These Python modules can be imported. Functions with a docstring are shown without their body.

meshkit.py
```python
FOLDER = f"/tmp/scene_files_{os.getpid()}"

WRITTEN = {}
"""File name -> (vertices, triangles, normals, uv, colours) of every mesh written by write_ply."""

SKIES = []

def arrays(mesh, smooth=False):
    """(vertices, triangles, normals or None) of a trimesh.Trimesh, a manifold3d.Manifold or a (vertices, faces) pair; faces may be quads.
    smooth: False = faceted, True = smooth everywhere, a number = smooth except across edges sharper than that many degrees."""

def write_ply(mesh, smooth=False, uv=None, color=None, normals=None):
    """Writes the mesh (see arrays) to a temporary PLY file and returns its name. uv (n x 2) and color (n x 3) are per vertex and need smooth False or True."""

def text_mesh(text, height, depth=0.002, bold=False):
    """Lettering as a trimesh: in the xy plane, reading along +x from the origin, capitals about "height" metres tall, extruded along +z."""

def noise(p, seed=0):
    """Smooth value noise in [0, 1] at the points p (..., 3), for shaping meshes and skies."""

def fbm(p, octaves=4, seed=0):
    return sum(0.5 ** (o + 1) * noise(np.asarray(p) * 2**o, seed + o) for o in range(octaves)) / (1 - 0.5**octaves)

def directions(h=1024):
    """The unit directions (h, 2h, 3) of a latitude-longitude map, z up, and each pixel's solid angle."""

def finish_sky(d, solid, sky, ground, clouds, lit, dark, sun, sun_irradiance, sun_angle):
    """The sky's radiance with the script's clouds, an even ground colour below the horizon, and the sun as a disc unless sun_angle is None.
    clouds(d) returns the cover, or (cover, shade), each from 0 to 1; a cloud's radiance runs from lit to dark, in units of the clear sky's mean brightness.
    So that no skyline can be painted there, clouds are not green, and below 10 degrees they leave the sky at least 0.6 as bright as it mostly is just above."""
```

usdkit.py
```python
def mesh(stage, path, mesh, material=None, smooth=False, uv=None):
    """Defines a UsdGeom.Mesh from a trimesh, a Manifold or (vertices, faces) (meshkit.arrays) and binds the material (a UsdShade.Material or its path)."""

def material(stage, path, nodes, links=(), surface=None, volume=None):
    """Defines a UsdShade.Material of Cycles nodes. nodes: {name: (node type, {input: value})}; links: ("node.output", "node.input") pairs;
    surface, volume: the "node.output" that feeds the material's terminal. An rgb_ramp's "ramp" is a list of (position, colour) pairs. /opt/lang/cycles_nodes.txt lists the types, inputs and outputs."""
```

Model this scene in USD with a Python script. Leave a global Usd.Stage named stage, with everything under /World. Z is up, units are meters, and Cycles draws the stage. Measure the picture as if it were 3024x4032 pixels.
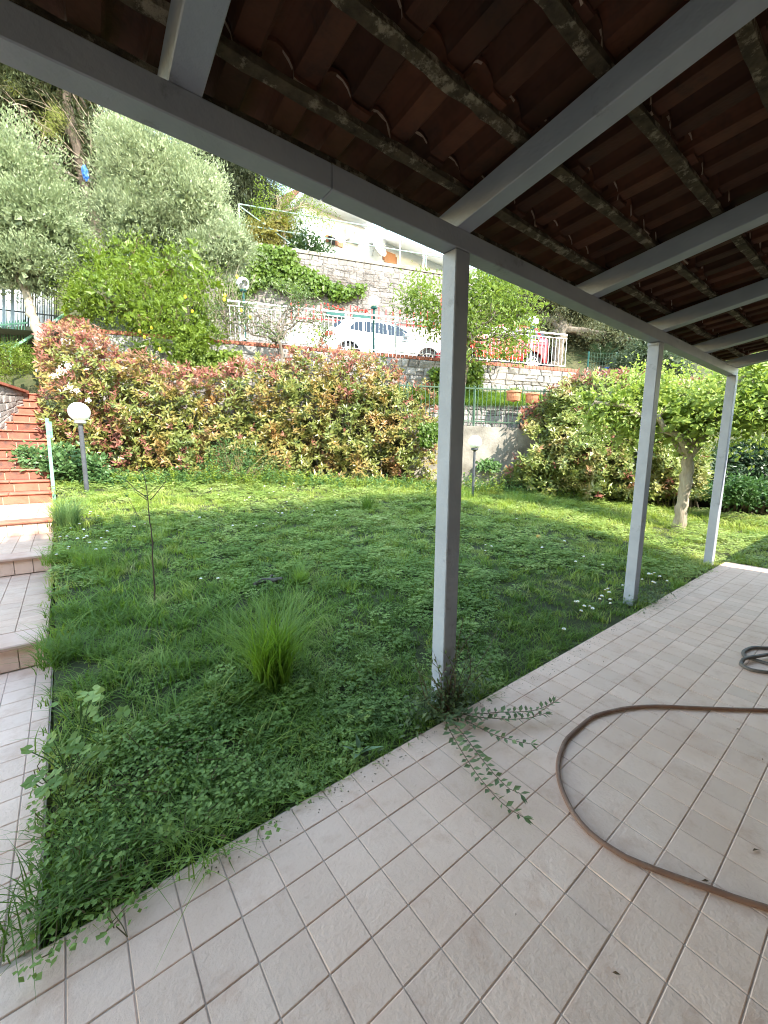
import math
import numpy as np
import trimesh, manifold3d, shapely
from shapely.geometry import Polygon, box as sbox
from scipy.spatial import Voronoi
from pxr import Usd, UsdGeom, UsdLux, UsdShade, Gf, Sdf, Vt
import usdkit, meshkit

# ------------------------------------------------------------------ stage, camera, sky, sun, exposure
stage = Usd.Stage.CreateInMemory()
UsdGeom.SetStageUpAxis(stage, UsdGeom.Tokens.z)
UsdGeom.SetStageMetersPerUnit(stage, 1.0)
UsdGeom.Xform.Define(stage, '/World')
UsdGeom.Scope.Define(stage, '/World/Looks')

CAM = np.array([-0.636, -0.706, 1.509])
YAW, PITCH, ROLL = 0.6621, 0.1467, 0.0083
FPX = 1599.57                     # focal length for a frame 3024 wide
EXPOSURE = 2.55
SUN_EL = math.radians(42.0)
SUN_AZ = math.atan2(0.09, -0.996)
SUN_I, SKY_I = 0.74, 0.15

def cam_basis():
    cy, sy, cp, sp = math.cos(YAW), math.sin(YAW), math.cos(PITCH), math.sin(PITCH)
    f = np.array([sy*cp, cy*cp, -sp]); r = np.array([cy, -sy, 0.0]); u = np.cross(r, f)
    cr, sr = math.cos(ROLL), math.sin(ROLL)
    return cr*r+sr*u, -sr*r+cr*u, f
CR, CU, CF = cam_basis()
cam = UsdGeom.Camera.Define(stage, '/World/Camera')
cam.AddTransformOp().Set(Gf.Matrix4d(*CR, 0, *CU, 0, *(-CF), 0, *CAM, 1))
cam.CreateHorizontalApertureAttr(36.0); cam.CreateVerticalApertureAttr(48.0)
cam.CreateFocalLengthAttr(FPX/3024*36.0); cam.CreateClippingRangeAttr(Gf.Vec2f(0.05, 2000))
cam.CreateExposureAttr(EXPOSURE)

SUN = np.array([math.sin(SUN_AZ)*math.cos(SUN_EL), math.cos(SUN_AZ)*math.cos(SUN_EL), math.sin(SUN_EL)])
sky_mat = usdkit.material(stage, '/World/Looks/sky_look',
    {'sky': ('sky_texture', {'sky_type': 'single_scattering', 'sun_disc': False, 'sun_elevation': SUN_EL, 'sun_rotation': SUN_AZ,
                             'air_density': 2.2, 'aerosol_density': 0.3, 'ozone_density': 0.4}),
     'bg': ('background_shader', {'strength': SKY_I})}, [('sky.color', 'bg.color')], surface='bg.background')
dome = UsdLux.DomeLight.Define(stage, '/World/sky')
UsdShade.MaterialBindingAPI.Apply(dome.GetPrim()).Bind(sky_mat)
dome.GetPrim().SetCustomDataByKey('kind', 'structure')
sun = UsdLux.DistantLight.Define(stage, '/World/sun')
sun.CreateNormalizeAttr(True); sun.CreateIntensityAttr(SUN_I); sun.CreateAngleAttr(0.53); sun.CreateColorAttr(Gf.Vec3f(1.0, 0.93, 0.82))
zx = np.cross([0, 0, 1.0], SUN); zx /= np.linalg.norm(zx); zy = np.cross(SUN, zx)
sun.AddTransformOp().Set(Gf.Matrix4d(*zx, 0, *zy, 0, *SUN, 0, 0, 0, 50, 1))

# ------------------------------------------------------------------ sight lines used to survey the place (1659-wide survey picture)
FH = np.array([math.sin(YAW), math.cos(YAW), 0.0]); RH = np.array([math.cos(YAW), -math.sin(YAW), 0.0])
KK = 3024/1659
def ray(x, y):
    return (x*KK-1512)/FPX*CR-(y*KK-2016)/FPX*CU+CF
def at(x, y, w):                  # point at forward distance w
    d = ray(x, y); return CAM+d*(w/d.dot(FH))
def on_z(x, y, z=0.0):
    d = ray(x, y); return CAM+d*((z-CAM[2])/d[2])
def on_y(x, y, Y):
    d = ray(x, y); return CAM+d*((Y-CAM[1])/d[1])
def uw(u, w, z=0.0):
    p = CAM+u*RH+w*FH; return np.array([p[0], p[1], z])
def to_uw(p):
    d = np.asarray(p)-CAM; return d@RH, d@FH

def lawn_z(x, y):
    x = np.asarray(x, float); y = np.asarray(y, float)
    t = np.maximum(y-0.95, 0)
    z = 0.102*t - 0.035 + 0.035*np.minimum(t, 1)
    n = meshkit.fbm(np.stack([x*0.9, y*0.9, 0*x], -1), 3, 5)-0.5
    return z + 0.07*n*np.minimum(t, 1)
def on_lawn(x, y):
    d = ray(x, y); lo, hi = 0.5, 40.0
    g = lambda t: (CAM+d*t)[2]-lawn_z((CAM+d*t)[0], (CAM+d*t)[1])
    for _ in range(60):
        m = (lo+hi)/2
        if g(m) > 0: lo = m
        else: hi = m
    return CAM+d*lo

# ------------------------------------------------------------------ prims
USED = {}
def numbered(parent, name):
    k = (parent, name); n = USED.get(k, -1)+1; USED[k] = n
    return f'{parent}/{name}' if n == 0 else f'{parent}/{name}_{n:03d}'
def data(prim, **kw):
    for k, v in kw.items():
        if v: prim.SetCustomDataByKey(k, v)
class Thing:
    def __init__(s, name, label, category, base=(0, 0, 0), group=None, kind=None, rotz=0.0):
        s.path = numbered('/World', name); s.base = np.asarray(base, float); s.rotz = rotz
        x = UsdGeom.Xform.Define(stage, s.path); x.AddTranslateOp().Set(Gf.Vec3d(*map(float, s.base)))
        if rotz: x.AddRotateZOp().Set(math.degrees(rotz))
        s.prim = x.GetPrim(); data(s.prim, label=label, category=category, group=group, kind=kind)
    def part(s, name, m, mat, parent=None, label=None, smooth=False, kind=None, local=False):
        v, f = arr(m)
        if not local: v = v-s.base
        p = numbered(parent or s.path, name)
        g = usdkit.mesh(stage, p, (v, f), mat, smooth=smooth); data(g.GetPrim(), label=label, kind=kind)
        return p
    def link(s, name, proto, xyz=(0, 0, 0), rotz=0.0, scale=None, parent=None):   # a part that repeats a prototype mesh
        p = numbered(parent or s.path, name)
        return p
def copy_of(src, name, label, category, loc, rotz=0.0, scale=1.0, group=None, tilt=None):
    p = numbered('/World', name)
    x = UsdGeom.Xform.Define(stage, p); x.AddTranslateOp().Set(Gf.Vec3d(*map(float, loc)))
    if rotz: x.AddRotateZOp().Set(math.degrees(rotz))
    if tilt: x.AddRotateXOp().Set(tilt)
    if scale != 1.0: x.AddScaleOp().Set(Gf.Vec3f(scale, scale, scale))
    x.GetPrim().GetReferences().AddInternalReference(src); x.GetPrim().SetInstanceable(True)
    data(x.GetPrim(), label=label, category=category, group=group)
def setting(name, m, mat, smooth=False, parent=None):
    p = numbered(parent or '/World', name)
    g = usdkit.mesh(stage, p, m, mat, smooth=smooth)
    if not parent: data(g.GetPrim(), kind='structure')
    return p
def single(name, m, mat, label, category, smooth=False, group=None, kind=None):
    p = numbered('/World', name); v, f = arr(m)
    g = usdkit.mesh(stage, p, (v, f), mat, smooth=smooth); data(g.GetPrim(), label=label, category=category, group=group, kind=kind)
    return p
def stuff_points(name, protos, mat_list, pos, yaw, scale, idx, label, category, tilt=None):
    p = numbered('/World', name)
    pi = UsdGeom.PointInstancer.Define(stage, p)
    paths = []
    for i, (m, mt) in enumerate(zip(protos, mat_list)):
        q = f'{p}/tuft_{i+1:03d}'
        usdkit.mesh(stage, q, m, mt); paths.append(Sdf.Path(q))
    pi.CreatePrototypesRel().SetTargets(paths)
    pi.CreatePositionsAttr(Vt.Vec3fArray.FromNumpy(np.asarray(pos, np.float32)))
    pi.CreateProtoIndicesAttr(Vt.IntArray.FromNumpy(np.asarray(idx, np.int32)))
    h = np.asarray(yaw)/2
    pi.CreateOrientationsAttr(Vt.QuathArray([Gf.Quath(float(math.cos(a)), 0, 0, float(math.sin(a))) for a in h]))
    sc = np.asarray(scale, np.float32)
    if sc.ndim == 1: sc = np.stack([sc, sc, sc], 1)
    pi.CreateScalesAttr(Vt.Vec3fArray.FromNumpy(sc))
    data(pi.GetPrim(), label=label, category=category, kind='stuff')

# ------------------------------------------------------------------ mesh helpers (all return (vertices, triangles))
def arr(m):
    if hasattr(m, 'to_mesh'):
        q = m.to_mesh(); return np.array(q.vert_properties[:, :3], float), np.array(q.tri_verts, int)
    if hasattr(m, 'vertices'): return np.array(m.vertices, float), np.array(m.faces, int)
    return np.asarray(m[0], float), np.asarray(m[1], int)
def join(ms):
    vs, fs, n = [], [], 0
    for m in ms:
        v, f = arr(m); vs.append(v); fs.append(f+n); n += len(v)
    return np.concatenate(vs), np.concatenate(fs)
BOXF = np.array([[0,1,3],[0,3,2],[4,6,7],[4,7,5],[0,4,5],[0,5,1],[2,3,7],[2,7,6],[0,2,6],[0,6,4],[1,5,7],[1,7,3]])
def box(lo, hi):
    lo, hi = np.asarray(lo, float), np.asarray(hi, float)
    v = np.array([[ (hi if i else lo)[0], (hi if j else lo)[1], (hi if k else lo)[2]] for i in (0,1) for j in (0,1) for k in (0,1)])
    return v, BOXF
def hull(pts):
    h = trimesh.convex.convex_hull(np.asarray(pts, float)); return np.array(h.vertices), np.array(h.faces)
def cbox(lo, hi, b=0.004):        # box with chamfered edges
    lo, hi = np.asarray(lo, float), np.asarray(hi, float); p = []
    for i in (0,1):
        for j in (0,1):
            for k in (0,1):
                c = np.array([(lo, hi)[i][0], (lo, hi)[j][1], (lo, hi)[k][2]]); s = np.array([1-2*i, 1-2*j, 1-2*k])*b
                for a in range(3):
                    q = c.copy()
                    for e in range(3):
                        if e != a: q[e] += s[e]
                    p.append(q)
    return hull(p)
def frame(a, b, up=(0, 0, 1)):
    d = np.asarray(b, float)-np.asarray(a, float); L = np.linalg.norm(d); d = d/L
    s = np.cross(d, up)
    if np.linalg.norm(s) < 1e-6: s = np.cross(d, (0, 1, 0))
    s /= np.linalg.norm(s); n = np.cross(s, d)
    return d, s, n, L
def bar(a, b, w, h, ch=0.0, up=(0, 0, 1)):   # a square bar from a to b
    d, s, n, L = frame(a, b, up)
    v, f = cbox((0, -w/2, -h/2), (L, w/2, h/2), ch) if ch else box((0, -w/2, -h/2), (L, w/2, h/2))
    return np.asarray(a)+v[:, :1]*d+v[:, 1:2]*s+v[:, 2:]*n, (f if ch else f)
def spline(pts, n):
    pts = np.asarray(pts, float)
    t = np.r_[0, np.cumsum(np.linalg.norm(np.diff(pts, axis=0), axis=1))]
    from scipy.interpolate import PchipInterpolator
    return PchipInterpolator(t, pts, axis=0)(np.linspace(0, t[-1], n))
def tube(pts, r, n=6, cap=True):
    pts = np.asarray(pts, float); k = len(pts); r = np.broadcast_to(np.asarray(r, float), (k,))
    T = np.gradient(pts, axis=0); T /= np.maximum(np.linalg.norm(T, axis=1, keepdims=True), 1e-9)
    up = np.array([0.31, 0.17, 0.93]); s = np.cross(T, up); bad = np.linalg.norm(s, axis=1) < 0.15
    if bad.any(): s = np.cross(T, np.array([0.9, 0.3, 0.1]))
    s /= np.linalg.norm(s, axis=1, keepdims=True); u = np.cross(s, T)
    a = np.linspace(0, 2*np.pi, n, endpoint=False)
    v = (pts[:, None]+r[:, None, None]*(np.cos(a)[None, :, None]*s[:, None]+np.sin(a)[None, :, None]*u[:, None])).reshape(-1, 3)
    f = []
    for i in range(k-1):
        for j in range(n):
            a0, a1, b0, b1 = i*n+j, i*n+(j+1) % n, (i+1)*n+j, (i+1)*n+(j+1) % n
            f += [[a0, b1, a1], [a0, b0, b1]]
    if cap:
        v = np.vstack([v, pts[:1], pts[-1:]]); c0, c1 = k*n, k*n+1
        for j in range(n): f += [[c0, j, (j+1) % n], [c1, (k-1)*n+(j+1) % n, (k-1)*n+j]]
    return v, np.array(f)
def lathe(prof, n=20, c=(0, 0, 0)):
    prof = np.asarray(prof, float); k = len(prof); a = np.linspace(0, 2*np.pi, n, endpoint=False)
    v = np.stack([prof[:, None, 0]*np.cos(a), prof[:, None, 0]*np.sin(a), np.broadcast_to(prof[:, None, 1], (k, n))], -1).reshape(-1, 3)
    f = []
    for i in range(k-1):
        for j in range(n):
            a0, a1, b0, b1 = i*n+j, i*n+(j+1) % n, (i+1)*n+j, (i+1)*n+(j+1) % n
            f += [[a0, a1, b1], [a0, b1, b0]]
    return v+np.asarray(c, float), np.array(f)
def ball(c, r, sub=3):
    s = trimesh.creation.icosphere(sub, 1.0); return s.vertices*np.asarray(r)+np.asarray(c), s.faces
def grid_mesh(fn, us, vs):
    U, V = np.meshgrid(us, vs, indexing='ij'); P = fn(U, V).reshape(-1, 3); n = len(vs); f = []
    i, j = np.meshgrid(np.arange(len(us)-1), np.arange(n-1), indexing='ij'); a = (i*n+j).ravel()
    return P, np.vstack([np.stack([a, a+n, a+n+1], 1), np.stack([a, a+n+1, a+1], 1)])
def extrude(poly, h):
    m = trimesh.creation.extrude_polygon(poly, h, engine='earcut'); return np.array(m.vertices), np.array(m.faces)
def rotm(v, ang, axis):
    R = trimesh.transformations.rotation_matrix(ang, axis)[:3, :3]; return v@R.T
def unit(v):
    v = np.asarray(v, float); return v/np.maximum(np.linalg.norm(v, axis=-1, keepdims=True), 1e-9)

def leaves(P, D, N, L, W, fold=0.18, curl=0.15):
    """Folded pointed leaves: P base, D direction, N upper side, L length, W width (arrays)."""
    n = len(P); D = unit(D); S = unit(np.cross(D, N)); N = np.cross(S, D)
    L = np.broadcast_to(np.asarray(L, float), (n,))[:, None]; W = np.broadcast_to(np.asarray(W, float), (n,))[:, None]
    v = np.stack([P, P+D*L*0.5-N*W*fold, P+D*L*0.48+S*W*0.5+N*W*fold*0.4, P+D*L*0.48-S*W*0.5+N*W*fold*0.4, P+D*L-N*L*curl], 1).reshape(-1, 3)
    b = (np.arange(n)*5)[:, None]
    f = np.stack([b+[0, 2, 1], b+[0, 1, 3], b+[1, 2, 4], b+[1, 4, 3]], 1).reshape(-1, 3)
    return v, f
def slivers(P, D, N, L, W):       # two-triangle leaves for fine foliage
    n = len(P); D = unit(D); S = unit(np.cross(D, N))
    L = np.broadcast_to(np.asarray(L, float), (n,))[:, None]; W = np.broadcast_to(np.asarray(W, float), (n,))[:, None]
    v = np.stack([P, P+D*L*0.45+S*W*0.5, P+D*L, P+D*L*0.45-S*W*0.5], 1).reshape(-1, 3)
    b = (np.arange(n)*4)[:, None]
    return v, np.stack([b+[0, 1, 2], b+[0, 2, 3]], 1).reshape(-1, 3)
def rdir(rng, n): return unit(rng.normal(size=(n, 3)))
def blades(rng, n, rad, h, w, lean=0.5, seg=3):     # a tuft of curved grass blades
    vs, fs, k = [], [], 0
    for _ in range(n):
        a = rng.uniform(0, 2*np.pi); r = rad*math.sqrt(rng.random()); hh = h*rng.uniform(0.5, 1.1); b = rng.uniform(0, 2*np.pi)
        le = lean*rng.uniform(0.2, 1.3)*hh; d = np.array([math.cos(b), math.sin(b), 0]); s = np.array([-d[1], d[0], 0])
        p = np.array([r*math.cos(a), r*math.sin(a), -0.01])
        for i in range(seg+1):
            t = i/seg; c = p+np.array([0, 0, hh*(t-0.25*t*t*lean)])+d*le*t*t; ww = w*0.5*(1-t)**0.7
            if i < seg: vs += [c-s*ww, c+s*ww]
            else: vs += [c]
        for i in range(seg-1):
            q = k+2*i; fs += [[q, q+1, q+3], [q, q+3, q+2]]
        q = k+2*(seg-1); fs += [[q, q+1, q+2]]; k += 2*seg+1
    return np.array(vs), np.array(fs)

# ------------------------------------------------------------------ materials
LOOKS = {}
def mat(name, c1, c2=None, scale=6.0, rough=0.7, bump=0.0, bscale=40.0, rnd=None, spec=0.3, metal=0.0, obj=False, detail=4, stretch=None, island=False, coat=0.0):
    """Two-tone noise colour with optional fine relief; rnd = strength of a per-object (or per-island) tone shift."""
    if name in LOOKS: return LOOKS[name]
    c2 = c1 if c2 is None else c2
    nd = {'geo': ('texture_coordinate', {}) if obj else ('geometry', {}), 'map': ('mapping', {'scale': stretch or (1, 1, 1)}),
          'n': ('noise_texture', {'scale': scale, 'detail': detail, 'roughness': 0.6}), 'r': ('rgb_ramp', {'ramp': [(0.32, c1), (0.68, c2)]}),
          'p': ('principled_bsdf', {'roughness': rough, 'specular_ior_level': spec, 'metallic': metal, 'coat_weight': coat, 'coat_roughness': 0.08})}
    ln = [('geo.object' if obj else 'geo.position', 'map.vector'), ('map.vector', 'n.vector'), ('n.fac', 'r.fac')]
    src = 'r.color'
    if rnd:
        nd['oi'] = ('geometry', {}) if island else ('object_info', {})
        nd['mr'] = ('map_range', {'from_min': 0.0, 'from_max': 1.0, 'to_min': 1-rnd, 'to_max': 1+rnd})
        nd['hs'] = ('hsv', {'hue': 0.5, 'saturation': 1.0})
        ln += [('oi.random_per_island' if island else 'oi.random', 'mr.value'), ('mr.result', 'hs.value'), (src, 'hs.color')]; src = 'hs.color'
    ln.append((src, 'p.base_color'))
    if bump:
        nd['bn'] = ('noise_texture', {'scale': bscale, 'detail': 5, 'roughness': 0.65}); nd['b'] = ('bump', {'strength': bump, 'distance': 0.02})
        ln += [('map.vector', 'bn.vector'), ('bn.fac', 'b.height'), ('b.normal', 'p.normal')]
    LOOKS[name] = usdkit.material(stage, f'/World/Looks/{name}', nd, ln, surface='p.BSDF'); return LOOKS[name]
def leafmat(name, stops, trans=0.35, rough=0.45, spec=0.4, pscale=None, tint=1.25):
    """Leaf: tone from a ramp over a per-leaf random, some light passing through."""
    if name in LOOKS: return LOOKS[name]
    nd = {'g': ('geometry', {}), 'r': ('rgb_ramp', {'ramp': stops}), 'p': ('principled_bsdf', {'roughness': rough, 'specular_ior_level': spec}),
          't': ('translucent_bsdf', {}), 'tc': ('hsv', {'hue': 0.49, 'saturation': 1.1, 'value': tint}), 'm': ('mix_closure', {'fac': trans}),
          'oi': ('object_info', {}), 'ad': ('math', {'math_type': 'add'}), 'fr': ('math', {'math_type': 'fraction'}),
          'n': ('noise_texture', {'scale': pscale or 1.6, 'detail': 3, 'roughness': 0.6}), 'k': ('math', {'math_type': 'multiply_add', 'value2': 0.62, 'value3': -0.34}), 'k2': ('math', {'math_type': 'multiply_add', 'value2': 1.06})}
    ln = [('g.random_per_island', 'ad.value1'), ('oi.random', 'ad.value2'), ('ad.value', 'fr.value1'), ('fr.value', 'k.value1'), ('g.position', 'n.vector'), ('n.fac', 'k2.value1'), ('k.value', 'k2.value3'), ('k2.value', 'r.fac'),
          ('r.color', 'p.base_color'), ('r.color', 'tc.color'), ('tc.color', 't.color'), ('p.BSDF', 'm.closure1'), ('t.BSDF', 'm.closure2')]
    LOOKS[name] = usdkit.material(stage, f'/World/Looks/{name}', nd, ln, surface='m.closure'); return LOOKS[name]
def worn(name, c1, c2, stain, s_scale, s_lo, s_hi, amount, scale=4.0, rough=0.5, bump=0.15, bscale=60, rnd=0.0, island=False, spec=0.35):
    """Two-tone colour with separate irregular dirt marks."""
    nd = {'g': ('geometry', {}), 'n': ('noise_texture', {'scale': scale, 'detail': 5, 'roughness': 0.6}), 'r': ('rgb_ramp', {'ramp': [(0.3, c1), (0.7, c2)]}),
          's': ('noise_texture', {'scale': s_scale, 'detail': 7, 'roughness': 0.72}), 'sr': ('map_range', {'from_min': s_lo, 'from_max': s_hi, 'to_min': 0.0, 'to_max': amount, 'clamp': True}),
          'mx': ('mix', {'mix_type': 'mix', 'color2': stain}), 'p': ('principled_bsdf', {'roughness': rough, 'specular_ior_level': spec}),
          'bn': ('noise_texture', {'scale': bscale, 'detail': 5, 'roughness': 0.65}), 'b': ('bump', {'strength': bump, 'distance': 0.02}),
          'oi': ('geometry', {}) if island else ('object_info', {}), 'mr': ('map_range', {'from_min': 0.0, 'from_max': 1.0, 'to_min': 1-rnd, 'to_max': 1+rnd}), 'hs': ('hsv', {'hue': 0.5, 'saturation': 1.0})}
    ln = [('g.position', 'n.vector'), ('n.fac', 'r.fac'), ('g.position', 's.vector'), ('s.fac', 'sr.value'), ('sr.result', 'mx.fac'), ('r.color', 'mx.color1'), ('oi.random_per_island' if island else 'oi.random', 'mr.value'), ('mr.result', 'hs.value'), ('mx.color', 'hs.color'),
          ('hs.color', 'p.base_color'), ('g.position', 'bn.vector'), ('bn.fac', 'b.height'), ('b.normal', 'p.normal')]
    LOOKS[name] = usdkit.material(stage, f'/World/Looks/{name}', nd, ln, surface='p.BSDF'); return LOOKS[name]

PAINT = worn('grey_white_paint', (0.31, 0.325, 0.375), (0.255, 0.27, 0.315), (0.09, 0.085, 0.075), 3.2, 0.60, 0.70, 0.6, 5, 0.5, 0.2, 45)
OLDWOOD = worn('old_batten_wood', (0.03, 0.021, 0.013), (0.11, 0.082, 0.052), (0.30, 0.25, 0.185), 11, 0.52, 0.60, 0.8, 16, 0.9, 0.8, 60)
CLAY = worn('clay_roof_tile', (0.055, 0.019, 0.010), (0.10, 0.035, 0.018), (0.022, 0.012, 0.009), 4.5, 0.5, 0.66, 0.75, 9, 0.85, 0.3, 70, 0.38)
PORCH_TILE = worn('patio_tile', (0.64, 0.43, 0.335), (0.72, 0.515, 0.42), (0.49, 0.275, 0.19), 5.5, 0.52, 0.68, 0.5, 2.6, 0.5, 0.3, 50, 0.065)
PORCH_TILE_I = worn('patio_tile_far', (0.64, 0.43, 0.335), (0.72, 0.515, 0.42), (0.49, 0.275, 0.19), 5.5, 0.52, 0.68, 0.5, 2.6, 0.5, 0.3, 50, 0.065, True)
STEP_TILE = worn('step_tile', (0.46, 0.30, 0.225), (0.54, 0.38, 0.295), (0.33, 0.19, 0.13), 5.5, 0.5, 0.68, 0.5, 3, 0.55, 0.3, 50, 0.08)
GROUT = mat('grout', (0.40, 0.305, 0.25), (0.47, 0.37, 0.31), 20, 0.9)
COTTO = mat('red_clay_paving', (0.275, 0.085, 0.053), (0.365, 0.135, 0.088), 4, 0.7, 0.2, 50, rnd=0.1)
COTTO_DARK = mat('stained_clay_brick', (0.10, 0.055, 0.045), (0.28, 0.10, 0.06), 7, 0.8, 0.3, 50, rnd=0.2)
MORTAR = mat('mortar', (0.42, 0.22, 0.15), (0.5, 0.3, 0.22), 10, 0.9)
STONE = mat('grey_stone', (0.205, 0.187, 0.175), (0.335, 0.308, 0.29), 5, 0.9, 0.8, 30, rnd=0.28)
STONE_I = mat('grey_stone_small', (0.205, 0.187, 0.175), (0.335, 0.308, 0.29), 5, 0.9, 0.8, 30, rnd=0.28, island=True)
STONE_JOINT = mat('stone_joint', (0.15, 0.135, 0.115), (0.23, 0.21, 0.18), 9, 0.95, 0.5, 40)
CONCRETE = mat('weathered_render', (0.12, 0.105, 0.085), (0.35, 0.32, 0.275), 1.6, 0.9, 0.5, 25, detail=10)
WHITE = mat('white_wall_paint', (0.74, 0.75, 0.78), (0.69, 0.70, 0.73), 2, 0.8, 0.1, 30)
BLUISH = mat('pale_blue_wall', (0.50, 0.54, 0.68), (0.55, 0.58, 0.70), 2, 0.8)
SOIL = mat('lawn_soil', (0.030, 0.036, 0.014), (0.055, 0.060, 0.022), 5, 1.0, 0.6, 30)
EARTH = mat('earth_bank', (0.035, 0.045, 0.016), (0.085, 0.08, 0.04), 2.5, 1.0, 0.6, 12)
ASPHALT = mat('road_asphalt', (0.16, 0.155, 0.15), (0.22, 0.215, 0.21), 8, 0.9, 0.3, 90)
BARK = mat('bark', (0.10, 0.08, 0.06), (0.21, 0.18, 0.145), 12, 0.95, 1.0, 25, stretch=(1, 1, 0.3))
BARK_DARK = mat('dark_bark', (0.045, 0.034, 0.026), (0.11, 0.085, 0.065), 12, 0.95, 1.0, 25, stretch=(1, 1, 0.3))
GREEN_STEM = mat('green_stem', (0.06, 0.11, 0.03), (0.09, 0.15, 0.05), 20, 0.7)
BARK_PALE = mat('pale_bark', (0.20, 0.165, 0.12), (0.36, 0.31, 0.24), 12, 0.95, 1.0, 25, stretch=(1, 1, 0.3))
TWIG = mat('dry_twig', (0.22, 0.17, 0.13), (0.36, 0.30, 0.25), 8, 0.9)
STEM = mat('green_brown_stem', (0.10, 0.075, 0.04), (0.14, 0.12, 0.05), 20, 0.8)
LAMP_POLE = mat('dark_grey_pole', (0.05, 0.055, 0.065), (0.08, 0.085, 0.095), 12, 0.5)
GREEN_POLE = mat('dark_green_pole', (0.012, 0.07, 0.06), (0.02, 0.09, 0.08), 12, 0.45)
GLOBE = mat('white_globe', (0.82, 0.82, 0.80), (0.76, 0.76, 0.73), 6, 0.25, spec=0.5)
GREEN_PAINT = mat('faded_green_paint', (0.09, 0.26, 0.17), (0.22, 0.38, 0.27), 14, 0.6, 0.2, 60)
GREEN_IRON = mat('green_iron', (0.04, 0.085, 0.055), (0.085, 0.13, 0.085), 20, 0.55)
WHITE_IRON = mat('white_iron', (0.72, 0.73, 0.72), (0.55, 0.55, 0.52), 18, 0.5)
RED_IRON = mat('red_iron', (0.55, 0.035, 0.04), (0.45, 0.05, 0.05), 10, 0.5)
CAR_WHITE = mat('white_car_paint', (0.52, 0.54, 0.57), None, 1, 0.25, spec=0.5, coat=0.8)
CAR_RED = mat('red_car_paint', (0.55, 0.012, 0.018), None, 1, 0.25, spec=0.5, coat=0.8)
CAR_GLASS = mat('car_glass', (0.012, 0.017, 0.024), None, 1, 0.06, spec=0.6)
TYRE = mat('tyre', (0.02, 0.02, 0.021), None, 5, 0.8)
PLASTIC = mat('black_plastic', (0.028, 0.028, 0.03), None, 5, 0.6)
ALLOY = mat('alloy', (0.62, 0.63, 0.64), None, 5, 0.3, metal=0.6)
TAIL = mat('tail_light', (0.30, 0.01, 0.015), None, 5, 0.2, spec=0.6)
CLEAR = mat('head_light', (0.55, 0.58, 0.62), None, 5, 0.1, spec=0.7)
HOSE = worn('brown_hose', (0.15, 0.075, 0.052), (0.20, 0.105, 0.072), (0.30, 0.22, 0.17), 14, 0.52, 0.68, 0.5, 9, 0.5, 0.2, 120)
HOSE_DARK = mat('grey_hose', (0.085, 0.07, 0.065), (0.12, 0.10, 0.09), 6, 0.5)
TERRACOTTA = mat('terracotta', (0.46, 0.18, 0.10), (0.54, 0.23, 0.135), 10, 0.8)
SHUTTER = mat('brown_shutter', (0.26, 0.09, 0.045), (0.34, 0.14, 0.07), 6, 0.6)
DARK = mat('dark_opening', (0.03, 0.028, 0.027), None, 3, 0.6)
GREY = mat('grey_metal', (0.30, 0.31, 0.32), (0.36, 0.36, 0.37), 6, 0.5)
BLUE = mat('blue_plastic', (0.015, 0.075, 0.32), (0.03, 0.12, 0.40), 3, 0.45)
LEMON = mat('lemon_skin', (0.80, 0.52, 0.03), (0.85, 0.62, 0.06), 15, 0.45)
PETAL = mat('white_petals', (0.80, 0.80, 0.78), None, 5, 0.7)
YELLOW = mat('yellow_disc', (0.7, 0.45, 0.03), None, 5, 0.7)
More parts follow.
